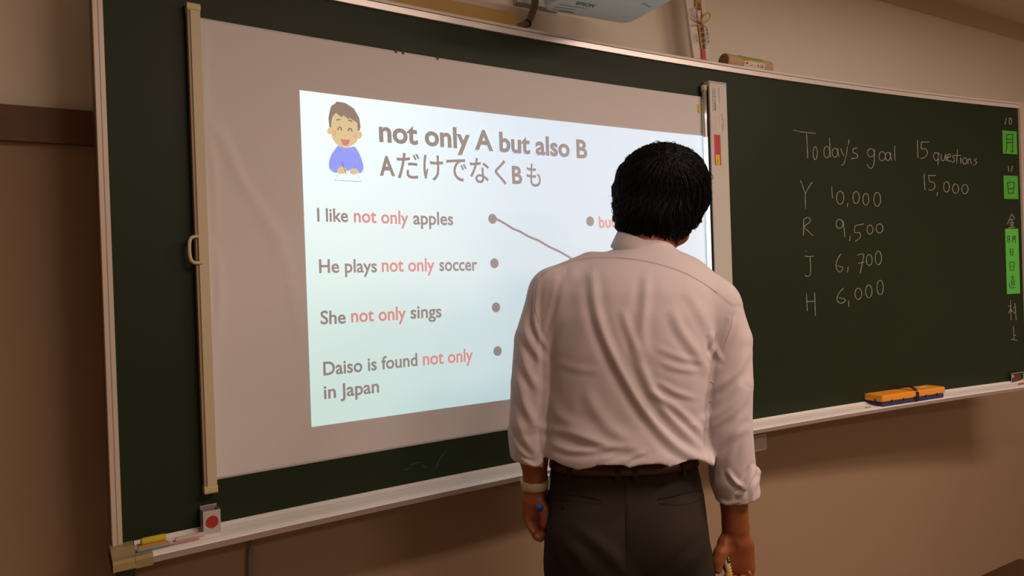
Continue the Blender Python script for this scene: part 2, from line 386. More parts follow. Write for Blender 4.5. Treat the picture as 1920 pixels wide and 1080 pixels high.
word('chalk line Y 10,000', [
 [(95, 372), (106, 400), (117, 432)], [(148, 378), (130, 405), (117, 432), (117, 465), (117, 496)], [(233, 398), (234, 425), (236, 450)], loop(270, 448, 16, 29), [(304, 470), (301, 489)],
 loop(340, 447, 14, 27), loop(383, 455, 13, 26), loop(433, 455, 15, 31)])
word('chalk line R 9,500', [
 [(110, 540), (109, 578), (108, 615)], [(108, 543), (130, 534), (138, 552), (112, 576), (130, 595), (150, 616)], loop(267, 563, 15, 20), [(283, 550), (287, 585), (291, 622)], [(315, 614), (311, 639)],
 [(335, 571), (355, 567), (374, 563)], [(335, 571), (334, 600), (356, 602), (357, 624), (336, 640)], loop(401, 588, 13, 20), loop(443, 583, 15, 20)])
word('chalk line J 6,700', [
 [(119, 680), (122, 684)], [(112, 705), (134, 706), (156, 705)], [(137, 706), (140, 750), (138, 785), (128, 794), (115, 790)], [(273, 695), (256, 725), (253, 758), (270, 775), (282, 756), (258, 748)], [(306, 750), (302, 777)],
 [(345, 701), (373, 697), (366, 740), (358, 781)], [(348, 737), (376, 732)], loop(398, 722, 13, 24), loop(438, 713, 14, 30)])
word('chalk line H 6,000', [
 [(122, 870), (123, 908), (126, 947)], [(157, 865), (159, 915), (161, 967)], [(124, 905), (158, 904)], [(286, 845), (262, 872), (257, 900), (276, 913), (293, 897), (264, 887)], [(308, 900), (308, 928)],
 loop(350, 871, 15, 25), loop(396, 860, 14, 28), loop(446, 843, 14, 32)])
A2 = cmap(1820, 180, 4.91); A3 = cmap(1820, 380, 3.857)
word('chalk number 10', [[(326, 200), (321, 230), (314, 262)], loop(363, 231, 11, 30)], A2, 7)
word('chalk number 11', [[(345, 645), (346, 670), (348, 696)], [(382, 640), (378, 670), (372, 700)]], A2, 7)
word('chalk character for Friday', [[(295, 80), (278, 122), (264, 156)], [(295, 80), (306, 98), (317, 118)], [(280, 124), (310, 121)], [(278, 146), (312, 144)], [(295, 118), (296, 150), (297, 177)],
 [(284, 155), (288, 170)], [(306, 152), (302, 170)], [(270, 184), (290, 180), (318, 177)]], A3, 5)
word('chalk characters of the duty name', [[(268, 749), (295, 745)], [(287, 705), (289, 780), (291, 850)], [(285, 770), (278, 788), (273, 802)], [(291, 772), (300, 790)], [(303, 763), (328, 756)],
 [(318, 725), (323, 790), (328, 850)], [(310, 785), (318, 803)], [(308, 890), (310, 935), (312, 987)], [(312, 961), (326, 958)], [(291, 988), (314, 992), (336, 997)]], A3, 4.5)
# faint wiped smears low on the board
ZS = cmap(620, 820, 5.047)
for st in ([(750, 270), (800, 245), (850, 236)], [(990, 300), (1030, 210), (1090, 130)], [(860, 262), (905, 290)], [(690, 310), (760, 290)]):
    word('faint chalk smear', [st], ZS, 9, M['chalk_faint'], name='chalk_smear')

# ---- green magnet cards with brushed characters (things that lift off the board)
def card(px0, py0, px1, py1, label, strokes, mp, m, w, mink=None):
    (s0, z1), (s1, z0) = hb(px0, py0), hb(px1, py1)
    o = boxsz(s0, s1, z0, z1, .0002, .0016, m, 'magnet_card', None); tag(o, label, 'magnet', 'green magnet cards down the right side of the board')
    st = [smooth_poly(x) for x in strokes]
    runs = []; end = -1e9
    for r in sorted(st, key=lambda r: min(p[1] for p in r)):
        if min(p[1] for p in r) > end+12: runs.append([])
        runs[-1].append(r); end = max(end, max(p[1] for p in r))
    for r in runs: ribbons(r, w, mp, 'lettering', M['ink'], o, .3)
    return o
def off2(mp_args, off=.0021): return cmap(*mp_args, off=off)
card(1878.8, 244.5, 1906.6, 289.5, 'upper square green magnet card with the character for month', [[(325, 355), (328, 430), (327, 480), (317, 516)], [(325, 357), (382, 353)], [(382, 352), (381, 440), (381, 516), (368, 509)], [(330, 402), (380, 396)], [(330, 432), (380, 427)]], off2((1820, 180, 4.91)), M['magnet2'], 7, 0)
card(1881, 329, 1908.8, 373.5, 'lower square green magnet card with the character for day', [[(335, 797), (340, 850), (345, 898)], [(335, 796), (398, 795)], [(398, 795), (393, 850), (388, 897)], [(345, 855), (388, 852)], [(345, 897), (390, 895)]], off2((1820, 180, 4.91)), M['magnet2'], 7)
card(1884, 428.8, 1912, 550.2, 'tall narrow green magnet card with four characters for weekday duty', [
 [(262, 240), (265, 292)], [(277, 240), (277, 292)], [(262, 241), (278, 240)], [(264, 265), (277, 264)], [(299, 245), (300, 287)], [(318, 240), (320, 292)], [(299, 245), (319, 242)], [(300, 262), (319, 260)], [(309, 243), (309, 270)],
 [(280, 335), (285, 381)], [(280, 335), (302, 335)], [(302, 335), (300, 381)], [(283, 358), (300, 358)], [(285, 381), (301, 380)],
 [(278, 430), (282, 491)], [(278, 430), (312, 430)], [(312, 430), (308, 491)], [(282, 460), (308, 458)], [(282, 490), (308, 488)],
 [(285, 541), (311, 538)], [(300, 525), (300, 556)], [(292, 560), (295, 606)], [(292, 560), (314, 558)], [(313, 558), (312, 602)], [(292, 575), (312, 573)], [(292, 589), (312, 587)], [(277, 575), (281, 615), (319, 612)]], off2((1820, 380, 3.857)), M['magnet'], 4.4)

# ------------------------------------------------------------------ magnetic projection screen
S_T, S_B, S_L, S_R = .5752, -.3900, .276, 1.7975
scr = empty('projection_screen', bp(1.0, S_B))
tag(scr, 'white roll-out projection screen stuck to the green blackboard with a cream pull bar', 'screen')
# creases near the pull bar, as in the sheet itself
CR = [([(385, 226), (420, 265), (450, 330), (490, 395), (530, 470), (566, 640)], 16, .0032), ([(392, 262), (402, 330), (404, 430)], 9, .0028), ([(405, 470), (412, 560), (404, 640)], 10, .0030),
      ([(440, 250), (470, 330), (505, 440)], 22, -.0018), ([(470, 400), (505, 440), (520, 520)], 14, .0012), ([(385, 60), (384, 150), (387, 210)], 6, .0018)]
CRS = []
for pts, w, a in CR:
    q = [hb(*p) for p in smooth_poly(pts, 8)]; CRS.append((np.array(q), w/1000., a))
def sdisp(s, z):
    d = .0
    if s < .56:
        for q, w, a in CRS:
            r = np.hypot(q[:, 0]-s, q[:, 1]-z); i = r.argmin(); e = math.sin(math.pi*min(1, max(0, (i+1)/(len(q)+1))))**.5
            d += a*e*math.exp(-(r[i]/w)**2)
    return d
def sheet():
    ss = np.concatenate([np.linspace(S_L, .56, 90), np.linspace(.56, S_R, 50)[1:]]); zz = np.linspace(S_B, S_T, 130)
    vs = [bp(s, z, .0026+max(0, sdisp(s, z)+.0006)) for z in zz for s in ss]; W = len(ss)
    n0 = len(vs); vs += [bp(s, z, .0004) for z in zz for s in ss]
    fs = [(j*W+i, j*W+i+1, (j+1)*W+i+1, (j+1)*W+i) for j in range(len(zz)-1) for i in range(W-1)]
    for i in range(W-1):
        fs.append((n0+i, n0+i+1, i+1, i)); a = (len(zz)-1)*W+i; fs.append((a, a+1, n0+a+1, n0+a))
    o = newobj('screen_sheet', vs, fs, M['screen'], scr, smooth=True); return o
sheet()
SO = .0036            # sheet surface in the projected field
# left pull bar
pb = boxsz(.2575, .2765, -.4010, .5885, .0006, .0235, M['cream'], 'pull_bar', scr, 1, .002)
boxsz(.2520, .2580, -.3985, .5860, .0006, .0205, M['cream_side'], 'side_channel', pb)
boxsz(.2513, .2775, .5800, .5965, .0003, .0250, M['cream_cap'], 'end_cap', pb, 1, .003)
boxsz(.2513, .2775, -.4120, -.3960, .0003, .0250, M['cream_cap'], 'end_cap', pb, 1, .003)
hd = MB(); q = []
for (x, y) in [(371, 443), (360, 445), (355.5, 453), (355, 468), (357, 484), (363, 492), (374, 493)]:
    s, z = hb(x, y, .024); q.append((s, z))
hp = [bp(s, z, .024) for s, z in smooth_poly(q, 5)]
hd.tube(hp, .0036, 10); hd.build('pull_handle', M['cream'], pb, True)
boxsz(.2570, .2640, hb(370, 495, .024)[1], hb(370, 441, .024)[1], .0230, .0262, M['cream'], 'handle_plate', pb)
# roller housing at the right end, leaning edge bar with light on it
hs = boxsz(1.7985, 1.8725, -.4150, .6190, .0006, .0255, M['white_plastic'], 'roller_housing', scr, 2, .003)
boxsz(1.7978, 1.8732, .6185, .6235, .0003, .0258, M['white_plastic'], 'end_cap', hs, 1, .002)
boxsz(1.7978, 1.8732, -.4210, -.4145, .0003, .0258, M['white_plastic'], 'end_cap', hs, 1, .002)
boxsz(1.7955, 1.7990, -.4100, .6050, .0006, .0205, M['black'], 'gap_seal', hs)
eb = MB().tube([bp(1.7880, z, .0105) for z in (-.405, -.3, -.1, .1, .3, .5, .598)], .0085, 14).build('edge_bar', M['silver'], scr, True)
MB().tube([bp(1.7880, z, .0105) for z in (.592, .610)], .0100, 14).build('bar_cap', M['cream'], eb, True)
# projector spill on the edge bar, painted as a glowing strip
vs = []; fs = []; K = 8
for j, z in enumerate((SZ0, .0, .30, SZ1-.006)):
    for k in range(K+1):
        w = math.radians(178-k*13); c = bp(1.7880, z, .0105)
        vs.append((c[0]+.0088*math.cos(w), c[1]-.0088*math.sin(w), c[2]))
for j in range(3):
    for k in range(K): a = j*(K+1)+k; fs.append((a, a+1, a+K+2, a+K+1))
newobj('projected_glare', vs, fs, M['slide_glare'], eb, True)
MB().box(bp(1.8795, (hb(1376, 460)[1]), .012), (.012, .020, .085), bev=.005).build('catch', M['black'], hs)
# print and stickers on the housing
HO = .0257
def hfront(x, y, off=HO): s, z = hb(x, y, off); return bp(s, z, off)
def flat_text(s, p0, p1, h, m, parent, name='lettering', bold=0.0, mp=None, off=0.0, vertical=False):
    """text from pixel p0 to pixel p1 on a surface mp(px,py)->3D; h = cap height in metres"""
    v, f = text_mesh(s, bold)
    if not len(v): return None
    a = np.array(mp(*p0)); b = np.array(mp(*p1)); u = b-a; L = np.linalg.norm(u); u /= L
    nrm = np.array([-2*B_C*(a[0]-B_X)*-1, -1.0, 0]); nrm = np.array([nrm[0]*0, -1, 0])
    up = np.cross(-nrm, u)*-1.0; up = np.cross(u, np.array([0, 1.0, 0])); up /= np.linalg.norm(up)
    if up[2] < 0 and not vertical: up = -up
    if vertical: up = np.array([1.0, 0, 0])*(1 if u[2] < 0 else -1)
    mnx, mxx = v[:, 0].min(), v[:, 0].max(); sx = L/(mxx-mnx); sy = h/.728
    P = a+np.outer((v[:, 0]-mnx)*sx, u)+np.outer(v[:, 1]*sy, up)+nrm*off
    return newobj(name, P, f, m, parent)
def fmat(mm): return mm
def hsq(x0, y0, x1, y1, m, name, parent, o=.0003):
    (sa, za), (sb, zb) = hb(x0, y0, HO), hb(x1, y1, HO)
    return boxsz(sa, sb, zb, za, HO-.001, HO+o, m, name, parent)
flat_text('ぺたろうmobile', (1337.5, 165), (1340, 207), .0100, M['blue_ink'], hs, mp=hfront, vertical=True, bold=.03)
hsq(1336.2, 166, 1337.0, 208, M['blue_ink'], 'underline', hs)
flat_text('マグネットスクリーン', (1346, 164), (1348, 193), .0070, mat('dark_grey_ink', (.16, .15, .15), .8), hs, mp=hfront, vertical=True, bold=.02)
lb = hsq(1335, 215, 1351, 248, M['paper'], 'rating_label', hs)
for k, (x, a_, b_) in enumerate(((1338, 217, 246), (1341, 217, 243), (1344, 218, 245), (1348, 217, 240))):
    hsq(x, a_, x+1.1, b_, M['grey_ink'], 'print_line', lb, .0006)
for x, a_, b_ in ((1353.5, 213, 226), (1356, 222, 243), (1354, 232, 246)): hsq(x, a_, x+1.0, b_, M['grey_ink'], 'print_line', hs)
rs = hsq(1338.6, 252, 1352.2, 310, M['red'], 'warning_sticker', hs)
for x in (1343.5, 1347, 1350): hsq(x, 254, x+.8, 308, M['red_dk'], 'print_line', rs, .0006)
ys = hsq(1342, 290, 1349.5, 310, M['sticker_yellow'], 'sticker', rs, .0007)
flat_text('てで貼る', (1344, 291), (1344.8, 309), .006, M['ink'], ys, mp=lambda x, y: hfront(x, y, HO+.001), vertical=True)
# STOP sticker on the sheet
(sa, za), (sb, zb) = hb(1306.3, 194.5), hb(1311.3, 212)
st_ = boxsz(sa, sb, zb, za, .001, .0042, M['sticker_yellow'], 'stop_sticker', scr)
flat_text('STOP', (1307.5, 196), (1308.3, 211), .0065, M['ink'], st_, mp=lambda x, y: bp(*hb(x, y, .0045), .0045), vertical=True)
# small hooks on the upper edge
for x, y in ((741, 96), (754.5, 98.5), (819, 109)):
    s, z = hb(x, y); boxsz(s-.003, s+.003, z-.005, z+.004, .002, .0045, M['cap_dark'], 'edge_clip', scr)

# ---- the projected slide
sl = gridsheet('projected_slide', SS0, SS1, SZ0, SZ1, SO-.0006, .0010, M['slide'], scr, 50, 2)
LO = SO+.0008
def sp(x, y, off=LO): s, z = hb(x, y, off); return bp(s, z, off)
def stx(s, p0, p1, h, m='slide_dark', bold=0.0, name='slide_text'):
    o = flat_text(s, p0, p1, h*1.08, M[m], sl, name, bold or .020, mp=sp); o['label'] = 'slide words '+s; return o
def pxh(px, py, h):                                  # h pixels of height at that spot -> metres
    return abs(hb(px, py-h, LO)[1]-hb(px, py, LO)[1])
stx('not only A but also B', (711, 264.5), (1101.5, 296.5), pxh(900, 280, 35), bold=.030)
stx('A', (712, 328), (741, 329), pxh(720, 328, 34), bold=.030)
stx('だけでなく', (745, 331), (950, 343), pxh(850, 330, 37), bold=.010)
stx('B', (960.5, 343.5), (979.5, 344.5), pxh(970, 344, 31), bold=.030)
stx('も', (988, 347), (1014.5, 348), pxh(1000, 345, 34), bold=.010)
stx('I like', (595, 414.8), (653, 415.8), pxh(600, 414, 24))
stx('not only', (663.5, 416.2), (766, 420.3), pxh(700, 416, 24), 'slide_red')
stx('apples', (775, 420.3), (850, 421.8), pxh(800, 420, 23.3))
stx('He plays', (598.5, 511.4), (707, 510.0), pxh(640, 510, 24))
stx('not only', (716, 509.3), (815, 508.0), pxh(760, 510, 24), 'slide_red')
stx('soccer', (824, 507.6), (895, 507.0), pxh(850, 507, 23))
stx('She', (601, 607.7), (648.5, 606.0), pxh(620, 606, 24))
stx('not only', (658.5, 604.3), (761.5, 598.6), pxh(700, 600, 24), 'slide_red')
stx('sings', (770, 597.3), (828, 594.3), pxh(800, 596, 23))
stx('Daiso is found', (606.5, 703.8), (783, 685.3), pxh(640, 700, 24))
stx('not only', (793, 684.8), (887, 676.6), pxh(840, 680, 23.5), 'slide_red')
stx('in Japan', (607.5, 748.0), (711, 735.2), pxh(650, 745, 24))
stx('but also', (1123.5, 426.7), (1196, 424.5), pxh(1130, 427, 20.5), 'slide_red')
stx('les.', (1268.5, 496), (1293, 496.5), pxh(1280, 497, 17))
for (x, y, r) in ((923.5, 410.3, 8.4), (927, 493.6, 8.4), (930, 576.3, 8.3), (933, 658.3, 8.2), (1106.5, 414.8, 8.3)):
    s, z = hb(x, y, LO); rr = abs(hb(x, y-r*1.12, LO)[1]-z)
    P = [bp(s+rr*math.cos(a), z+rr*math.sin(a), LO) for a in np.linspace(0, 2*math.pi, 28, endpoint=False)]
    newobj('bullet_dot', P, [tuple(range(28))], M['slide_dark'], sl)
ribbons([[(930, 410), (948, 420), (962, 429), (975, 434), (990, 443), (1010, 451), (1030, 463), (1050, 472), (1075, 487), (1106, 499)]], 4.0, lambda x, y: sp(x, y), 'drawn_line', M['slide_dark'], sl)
# simple clip-art boy writing, on the slide  (crop: 560,160 at 4.909x)
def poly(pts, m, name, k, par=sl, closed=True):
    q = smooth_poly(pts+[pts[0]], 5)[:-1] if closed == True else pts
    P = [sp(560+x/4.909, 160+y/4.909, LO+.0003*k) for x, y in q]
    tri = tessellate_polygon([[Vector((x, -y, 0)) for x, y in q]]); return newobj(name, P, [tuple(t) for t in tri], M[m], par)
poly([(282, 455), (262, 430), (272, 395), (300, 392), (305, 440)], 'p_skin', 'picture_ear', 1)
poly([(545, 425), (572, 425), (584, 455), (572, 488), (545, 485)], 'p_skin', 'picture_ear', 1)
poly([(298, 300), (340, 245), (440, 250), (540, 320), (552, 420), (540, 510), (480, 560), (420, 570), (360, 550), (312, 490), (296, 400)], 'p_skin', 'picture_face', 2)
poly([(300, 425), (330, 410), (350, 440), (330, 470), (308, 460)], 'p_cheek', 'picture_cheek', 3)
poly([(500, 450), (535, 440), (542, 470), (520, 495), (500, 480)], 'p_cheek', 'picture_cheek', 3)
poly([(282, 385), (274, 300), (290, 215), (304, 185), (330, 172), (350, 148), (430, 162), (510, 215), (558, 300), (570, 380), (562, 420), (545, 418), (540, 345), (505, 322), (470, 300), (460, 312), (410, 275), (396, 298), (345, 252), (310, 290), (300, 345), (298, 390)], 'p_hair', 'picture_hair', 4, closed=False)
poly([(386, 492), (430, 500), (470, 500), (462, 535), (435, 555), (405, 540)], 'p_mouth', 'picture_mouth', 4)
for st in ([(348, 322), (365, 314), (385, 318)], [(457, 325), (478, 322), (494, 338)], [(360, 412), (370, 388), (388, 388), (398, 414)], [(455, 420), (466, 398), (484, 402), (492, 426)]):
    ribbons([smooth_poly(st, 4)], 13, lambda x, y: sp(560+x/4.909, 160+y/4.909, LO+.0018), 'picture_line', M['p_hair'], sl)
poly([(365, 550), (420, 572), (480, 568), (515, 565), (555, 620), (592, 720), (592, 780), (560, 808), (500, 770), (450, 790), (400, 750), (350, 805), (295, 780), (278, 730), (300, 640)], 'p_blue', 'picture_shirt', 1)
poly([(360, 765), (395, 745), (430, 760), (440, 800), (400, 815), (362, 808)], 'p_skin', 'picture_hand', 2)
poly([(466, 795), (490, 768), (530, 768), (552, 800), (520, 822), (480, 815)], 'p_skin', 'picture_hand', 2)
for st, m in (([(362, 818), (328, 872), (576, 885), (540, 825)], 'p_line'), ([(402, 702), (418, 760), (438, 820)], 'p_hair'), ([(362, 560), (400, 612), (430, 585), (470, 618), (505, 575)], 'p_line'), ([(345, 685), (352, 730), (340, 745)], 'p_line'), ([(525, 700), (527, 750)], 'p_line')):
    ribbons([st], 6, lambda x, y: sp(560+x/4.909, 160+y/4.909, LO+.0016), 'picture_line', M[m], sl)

# ------------------------------------------------------------------ things above the board
FT = CAM_H+G_T+.0245
# ochre batten on top of the frame
p1 = U(969, 54.5, 1.742); p0z = U(969, 28.5, 1.742)[2]
xr = p1[0]; hgt = p0z-FT
bt = empty('wooden_batten', (xr-.6, 1.742, FT)); tag(bt, 'long ochre wooden batten lying on top of the blackboard frame left of the projector', 'batten')
vs = []; N = 20
for i in range(N+1):
    s = xr-1.1+1.1*i/N; y = by(s, -.030)
    vs += [(s, y, FT), (s, y+.02, FT), (s, y+.02, FT+hgt+.004), (s, y, FT+hgt+.004)]
fs = [(0, 1, 2, 3), tuple(4*N+k for k in (3, 2, 1, 0))]
for i in range(N):
    for j in range(4): a = 4*i+j; b = 4*i+(j+1) % 4; fs.append((a, a+4, b+4, b))
newobj('batten', vs, fs, M['ochre'], bt)
# grey hose that bends behind the batten up to the projector
hz = [U(940, 60, 1.80), U(965, 52, 1.80), U(984, 47, 1.80), U(993, 37, 1.80), U(999, 22, 1.80), U(1003, 6, 1.80), U(1004, -20, 1.80), U(1003, -60, 1.80), U(1003, -110, 1.80)]
pth = smooth_poly([tuple(p) for p in hz], 6)
ho = MB().tube(pth, .0105, 12).build('cable_hose', M['grey_hose'], None, True)
tag(ho, 'grey bent cable hose on the wall between ochre batten and projector', 'hose')
rg_ = MB().tube([U(988.5, 44.5, 1.80), U(990.5, 42.5, 1.80)], .0122, 12).build('clamp_ring', M['black'], ho, True)
# projector: ultra short throw, hung over the board; only its underside and rear edge show
PZ = CAM_H+.735; PY = 1.655
def pj(px, py):                                       # on the plane z = PZ
    d = ray(px, py); t = (PZ-CAM_H)/d[2]; return np.array([d[0]*t, d[1]*t])
a = pj(1012, 19.5); b = pj(1164, 45.0)
prj = empty('projector', ((a[0]+b[0])/2, (a[1]+b[1])/2-.12, PZ))
tag(prj, 'pale grey-green short-throw projector hanging above the blackboard', 'projector')
u = (b-a)/np.linalg.norm(b-a); n_ = np.array([u[1], -u[0]])          # towards the class
if n_[1] > 0: n_ = -n_
W_ = np.linalg.norm(b-a)
out = []
def corner(c, r, a0, a1, k=6):
    for i in range(k+1):
        w = a0+(a1-a0)*i/k; out.append(c+r*(u*math.cos(w)+n_*math.sin(w)))
x0, x1 = -.002, W_+.026; dpt = .36
corner(a+u*(x0+.035)+n_*.033, .033, math.pi*1.0, math.pi*1.5)
corner(a+u*(x1-.035)+n_*.033, .033, math.pi*1.5, math.pi*2.0)
corner(a+u*(x1-.06)+n_*(dpt-.06), .05, 0, math.pi*.5)
corner(a+u*(x0+.06)+n_*(dpt-.06), .05, math.pi*.5, math.pi)
cen = sum(out)/len(out); vs = []; fs = []; K = len(out)
for (sc, z) in ((.955, PZ), (.985, PZ+.004), (1.0, PZ+.014), (1.0, PZ+.085), (.97, PZ+.105), (.93, PZ+.112)):
    for p in out: q = cen+(p-cen)*sc; vs.append((q[0], q[1], z))
for L_ in range(5):
    for k in range(K): fs.append((L_*K+k, L_*K+(k+1) % K, (L_+1)*K+(k+1) % K, (L_+1)*K+k))
fs.append(tuple(range(K-1, -1, -1))); fs.append(tuple(5*K+k for k in range(K)))
newobj('casing', vs, fs, M['projector'], prj)
def under(x, y, off=.0006):
    d = ray(x, y); t = (PZ-off-CAM_H)/d[2]; return np.array([d[0]*t, d[1]*t, PZ-off])
def under_text(s, p0, p1, hp, m):
    v, f = text_mesh(s, .01); a = under(*p0); b = under(*p1); ux = b-a; L = np.linalg.norm(ux); ux /= L
    up = under(*hp)-a; v0 = v.copy(); mn, mx = v[:, 0].min(), v[:, 0].max()
    P = a+np.outer((v[:, 0]-mn)/(mx-mn)*L, ux)+np.outer(v[:, 1]/.728, up); return newobj('lettering', P, f, m, prj)
under_text('EPSON', (1079, 8.5), (1112, 14.2), (1084, 2.8), M['ink'])
for i, (x0_, y0_, x1_, y1_) in enumerate(((1047, 8, 1096, 15.5), (1040, 12.5, 1078, 18.5), (1036, 17, 1072, 22.5), (1048, 20, 1080, 25))):
    P = [under(x0_, y0_), under(x1_, y1_), under(x1_+1, y1_+1), under(x0_+1, y0_+1)]; newobj('print_line', P, [(0, 1, 2, 3)], M['grey_ink'], prj)
for p in ((1203, 6), (1208, 9), (1213, 12)):
    P = [under(*p), under(p[0]+8, p[1]+1), under(p[0]+8.5, p[1]+2), under(p[0]+.5, p[1]+1)]; newobj('print_line', P, [(0, 1, 2, 3)], M['grey_ink'], prj)
MB().box((cen[0]-.03, (cen[1]+WALL_Y)/2, PZ+.16), (.07, WALL_Y-cen[1], .05), bev=.004).build('wall_arm', M['projector'], prj)
MB().box((cen[0]-.03, cen[1], PZ+.128), (.12, .12, .03), bev=.004).build('arm_plate', M['projector'], prj)
MB().box((cen[0]-.03, WALL_Y-.012, PZ+.16), (.16, .022, .16), bev=.004).build('wall_plate', M['projector'], prj)

# white paper charm envelope leaning on the wall
AY = 1.765
def aw(x, y, dy=0.0): p = U(x, y, AY-dy); return p
base = aw(1316, 113)
ch = empty('paper_charm', (base[0], AY, FT)); tag(ch, 'tall white paper charm with red and gold band and yellow knot on the frame', 'charm')
def shear(px_lo, px_hi): pass
def slab(p, thick, name, m, par, dy=0.0):            # p: four pixel corners
    f_ = [aw(x, y, dy) for x, y in p]; vs = [tuple(q) for q in f_]+[(q[0], q[1]+thick, q[2]) for q in f_]
    return newobj(name, vs, [(0, 1, 2, 3), (7, 6, 5, 4), (0, 4, 5, 1), (1, 5, 6, 2), (2, 6, 7, 3), (3, 7, 4, 0)], m, par)
zb_ = 113.5
slab([(1276, -70), (1314, -66), (1332, 118.5), (1302, 113.5)], .012, 'paper_sleeve', M['white_paper'], ch)
slab([(1296, -67), (1309, -66), (1322.5, 94), (1315, 92)], .003, 'brocade_band', M['band_red'], ch, .0035)
slab([(1309, 46), (1317, 47), (1322.5, 94), (1315, 92)], .002, 'gold_band', M['gold'], ch, .0052)
slab([(1303.5, -10), (1315, -10), (1315.5, 16), (1304, 14)], .002, 'gold_band', M['gold'], ch, .0052)
slab([(1308, 19), (1313.5, 20), (1313, 42), (1310, 42)], .002, 'white_slip', M['white_paper'], ch, .0062)
slab([(1315, 92), (1323, 94), (1324.5, 117), (1316.5, 116)], .003, 'red_tassel', M['red'], ch, .0045)
slab([(1304, 109), (1330, 113), (1331, 118), (1304, 114)], .002, 'gold_foot', M['gold'], ch, .0036)
for (t_, x, y, x2, y2) in (('三年生', 1303, 61, 1306, 79), ('合格祈願', 1308.5, 5, 1311.5, 18), ('高等学校', 1323.5, 52, 1327.5, 82), ('合格祈願', 1313.5, 49, 1320, 92)):
    for i, c_ in enumerate(t_):
        f0 = i/len(t_); xx = x+(x2-x)*f0; yy = y+(y2-y)*(i+.85)/len(t_); hh = (y2-y)/len(t_)*.92
        wd = 7.2 if x == 1313.5 else 4.2
        v, f = text_mesh(c_, .012)
        if len(v):
            o0 = aw(xx, yy, .0085); ux = aw(xx+wd, yy+.6, .0085)-o0; uy = aw(xx, yy-hh, .0085)-o0
            newobj('lettering', o0+np.outer(v[:, 0], ux)+np.outer(v[:, 1], uy), f, M['ink'], ch)
def cord(pts, r, m, name):
    q = [aw(x, y, d) for x, y, d in pts]; MB().tube(smooth_poly([tuple(p) for p in q], 6), r, 8).build(name, m, ch, True)
cord([(1314, 42, .008), (1319, 30, .012), (1327, 23.5, .013), (1331.5, 29, .013), (1328, 38, .012), (1320, 42, .010), (1314, 42, .008)], .0022, M['yellow_cord'], 'yellow_loop')
cord([(1315, 43, .009), (1320, 48, .011), (1325, 51.5, .011)], .0022, M['yellow_cord'], 'yellow_tail')
cord([(1313, 42, .009), (1304, 32, .011), (1299, 20, .012), (1302, 13, .012), (1306, 22, .011), (1311, 38, .010)], .0015, M['silver_cord'], 'silver_loop')
cord([(1311, 46, .009), (1305, 46, .011), (1299, 45, .011)], .0015, M['silver_cord'], 'silver_tail')
cord([(1312, 41, .010), (1303, 34, .012), (1296, 27, .012)], .0015, M['silver_cord'], 'silver_tail')

# cardboard roll lying on the frame
RY = 1.728
rr = .0245
c0 = U(1357, 116.5, RY); c1 = U(1440, 126, RY)
rl = empty('cardboard_roll', (c0[0], RY, FT)); tag(rl, 'brown cardboard roll with green and orange label lying on top of the blackboard frame', 'roll')
zc = FT+rr*.75
def ring_strip(x0, x1, r, a0, a1, m, name, par, n=28, cap=False):
    vs = []; fs = []
    for x in (x0, x1):
        for k in range(n+1):
            w = a0+(a1-a0)*k/n; yo = by(x, -.035); vs.append((x, RY-r*math.cos(w), zc+r*math.sin(w)))
    for k in range(n): fs.append((k, k+1, n+2+k, n+1+k))
    return newobj(name, vs, fs, m, par, True)
x0, x1 = c0[0], c1[0]
body = MB().tube([(x0, RY, zc), (x0+.004, RY, zc), ((x0+x1)/2, RY, zc), (x1-.004, RY, zc), (x1, RY, zc)], [rr*.96, rr, rr, rr, rr*.96], 40).build('roll_body', M['roll_wood'], rl, True)
MB().tube([(x0-.0012, RY, zc), (x0+.002, RY, zc)], rr*.90, 32).build('roll_core', M['roll_dark'], rl)
D = math.radians
xa, xb = x0+(x1-x0)*.30, x0+(x1-x0)*.80
lbk = ring_strip(xa, xb, rr+.0008, D(-70), D(150), M['cream'], 'label_edge', rl)
ring_strip(xa+.003, xb-.003, rr+.0012, D(22), D(145), M['label_green'], 'green_field', lbk)
vs = []; fs = []; n = 16
for k in range(n+1):
    f0 = k/n; x = xa+.004+(xb-xa-.007)*f0; top = D(20+42*f0)
    for w in (D(2), top): vs.append((x, RY-(rr+.0016)*math.cos(w), zc+(rr+.0016)*math.sin(w)))
for k in range(n): fs.append((2*k, 2*k+2, 2*k+3, 2*k+1))
newobj('orange_field', vs, fs, M['label_orange'], lbk, True)
ring_strip(xa+.005, xb-.006, rr+.0020, D(-40), D(8), M['label_white'], 'white_field', lbk)
v, f = text_mesh('CE', .01)
def on_roll(v, xs, sx, w0, sw, m):
    P = [(xs+p[0]*sx, RY-(rr+.0026)*math.cos(w0+p[1]*sw), zc+(rr+.0026)*math.sin(w0+p[1]*sw)) for p in v]; newobj('lettering', P, f, m, lbk)
on_roll(v, xa+(xb-xa)*.74, .014, D(-22), D(30), M['ink'])
v, f = text_mesh('▲', .0); on_roll(v, xa+(xb-xa)*.60, .012, D(-20), D(26), M['red'])
v, f = text_mesh('●', .0); on_roll(v, xa+(xb-xa)*.08, .018, D(-16), D(22), M['red'])
for w_ in (-22, -15): v, f = [(0, 0), (1, 0), (1, .12), (0, .12)], [(0, 1, 2, 3)]; on_roll(v, xa+(xb-xa)*.30, .016, D(w_), D(16), M['grey_ink'])

# ------------------------------------------------------------------ things on the tray
def tray(s, o, dz=0.0): return np.array(bp(s, G_B-.0105+dz, o))
def tdir(s): v = np.array([1.0, 2*-B_C*(s-B_X), 0]); return v/np.linalg.norm(v)
def rot_for(s): v = tdir(s); return Matrix.Rotation(math.atan2(v[1], v[0]), 3, 'Z')
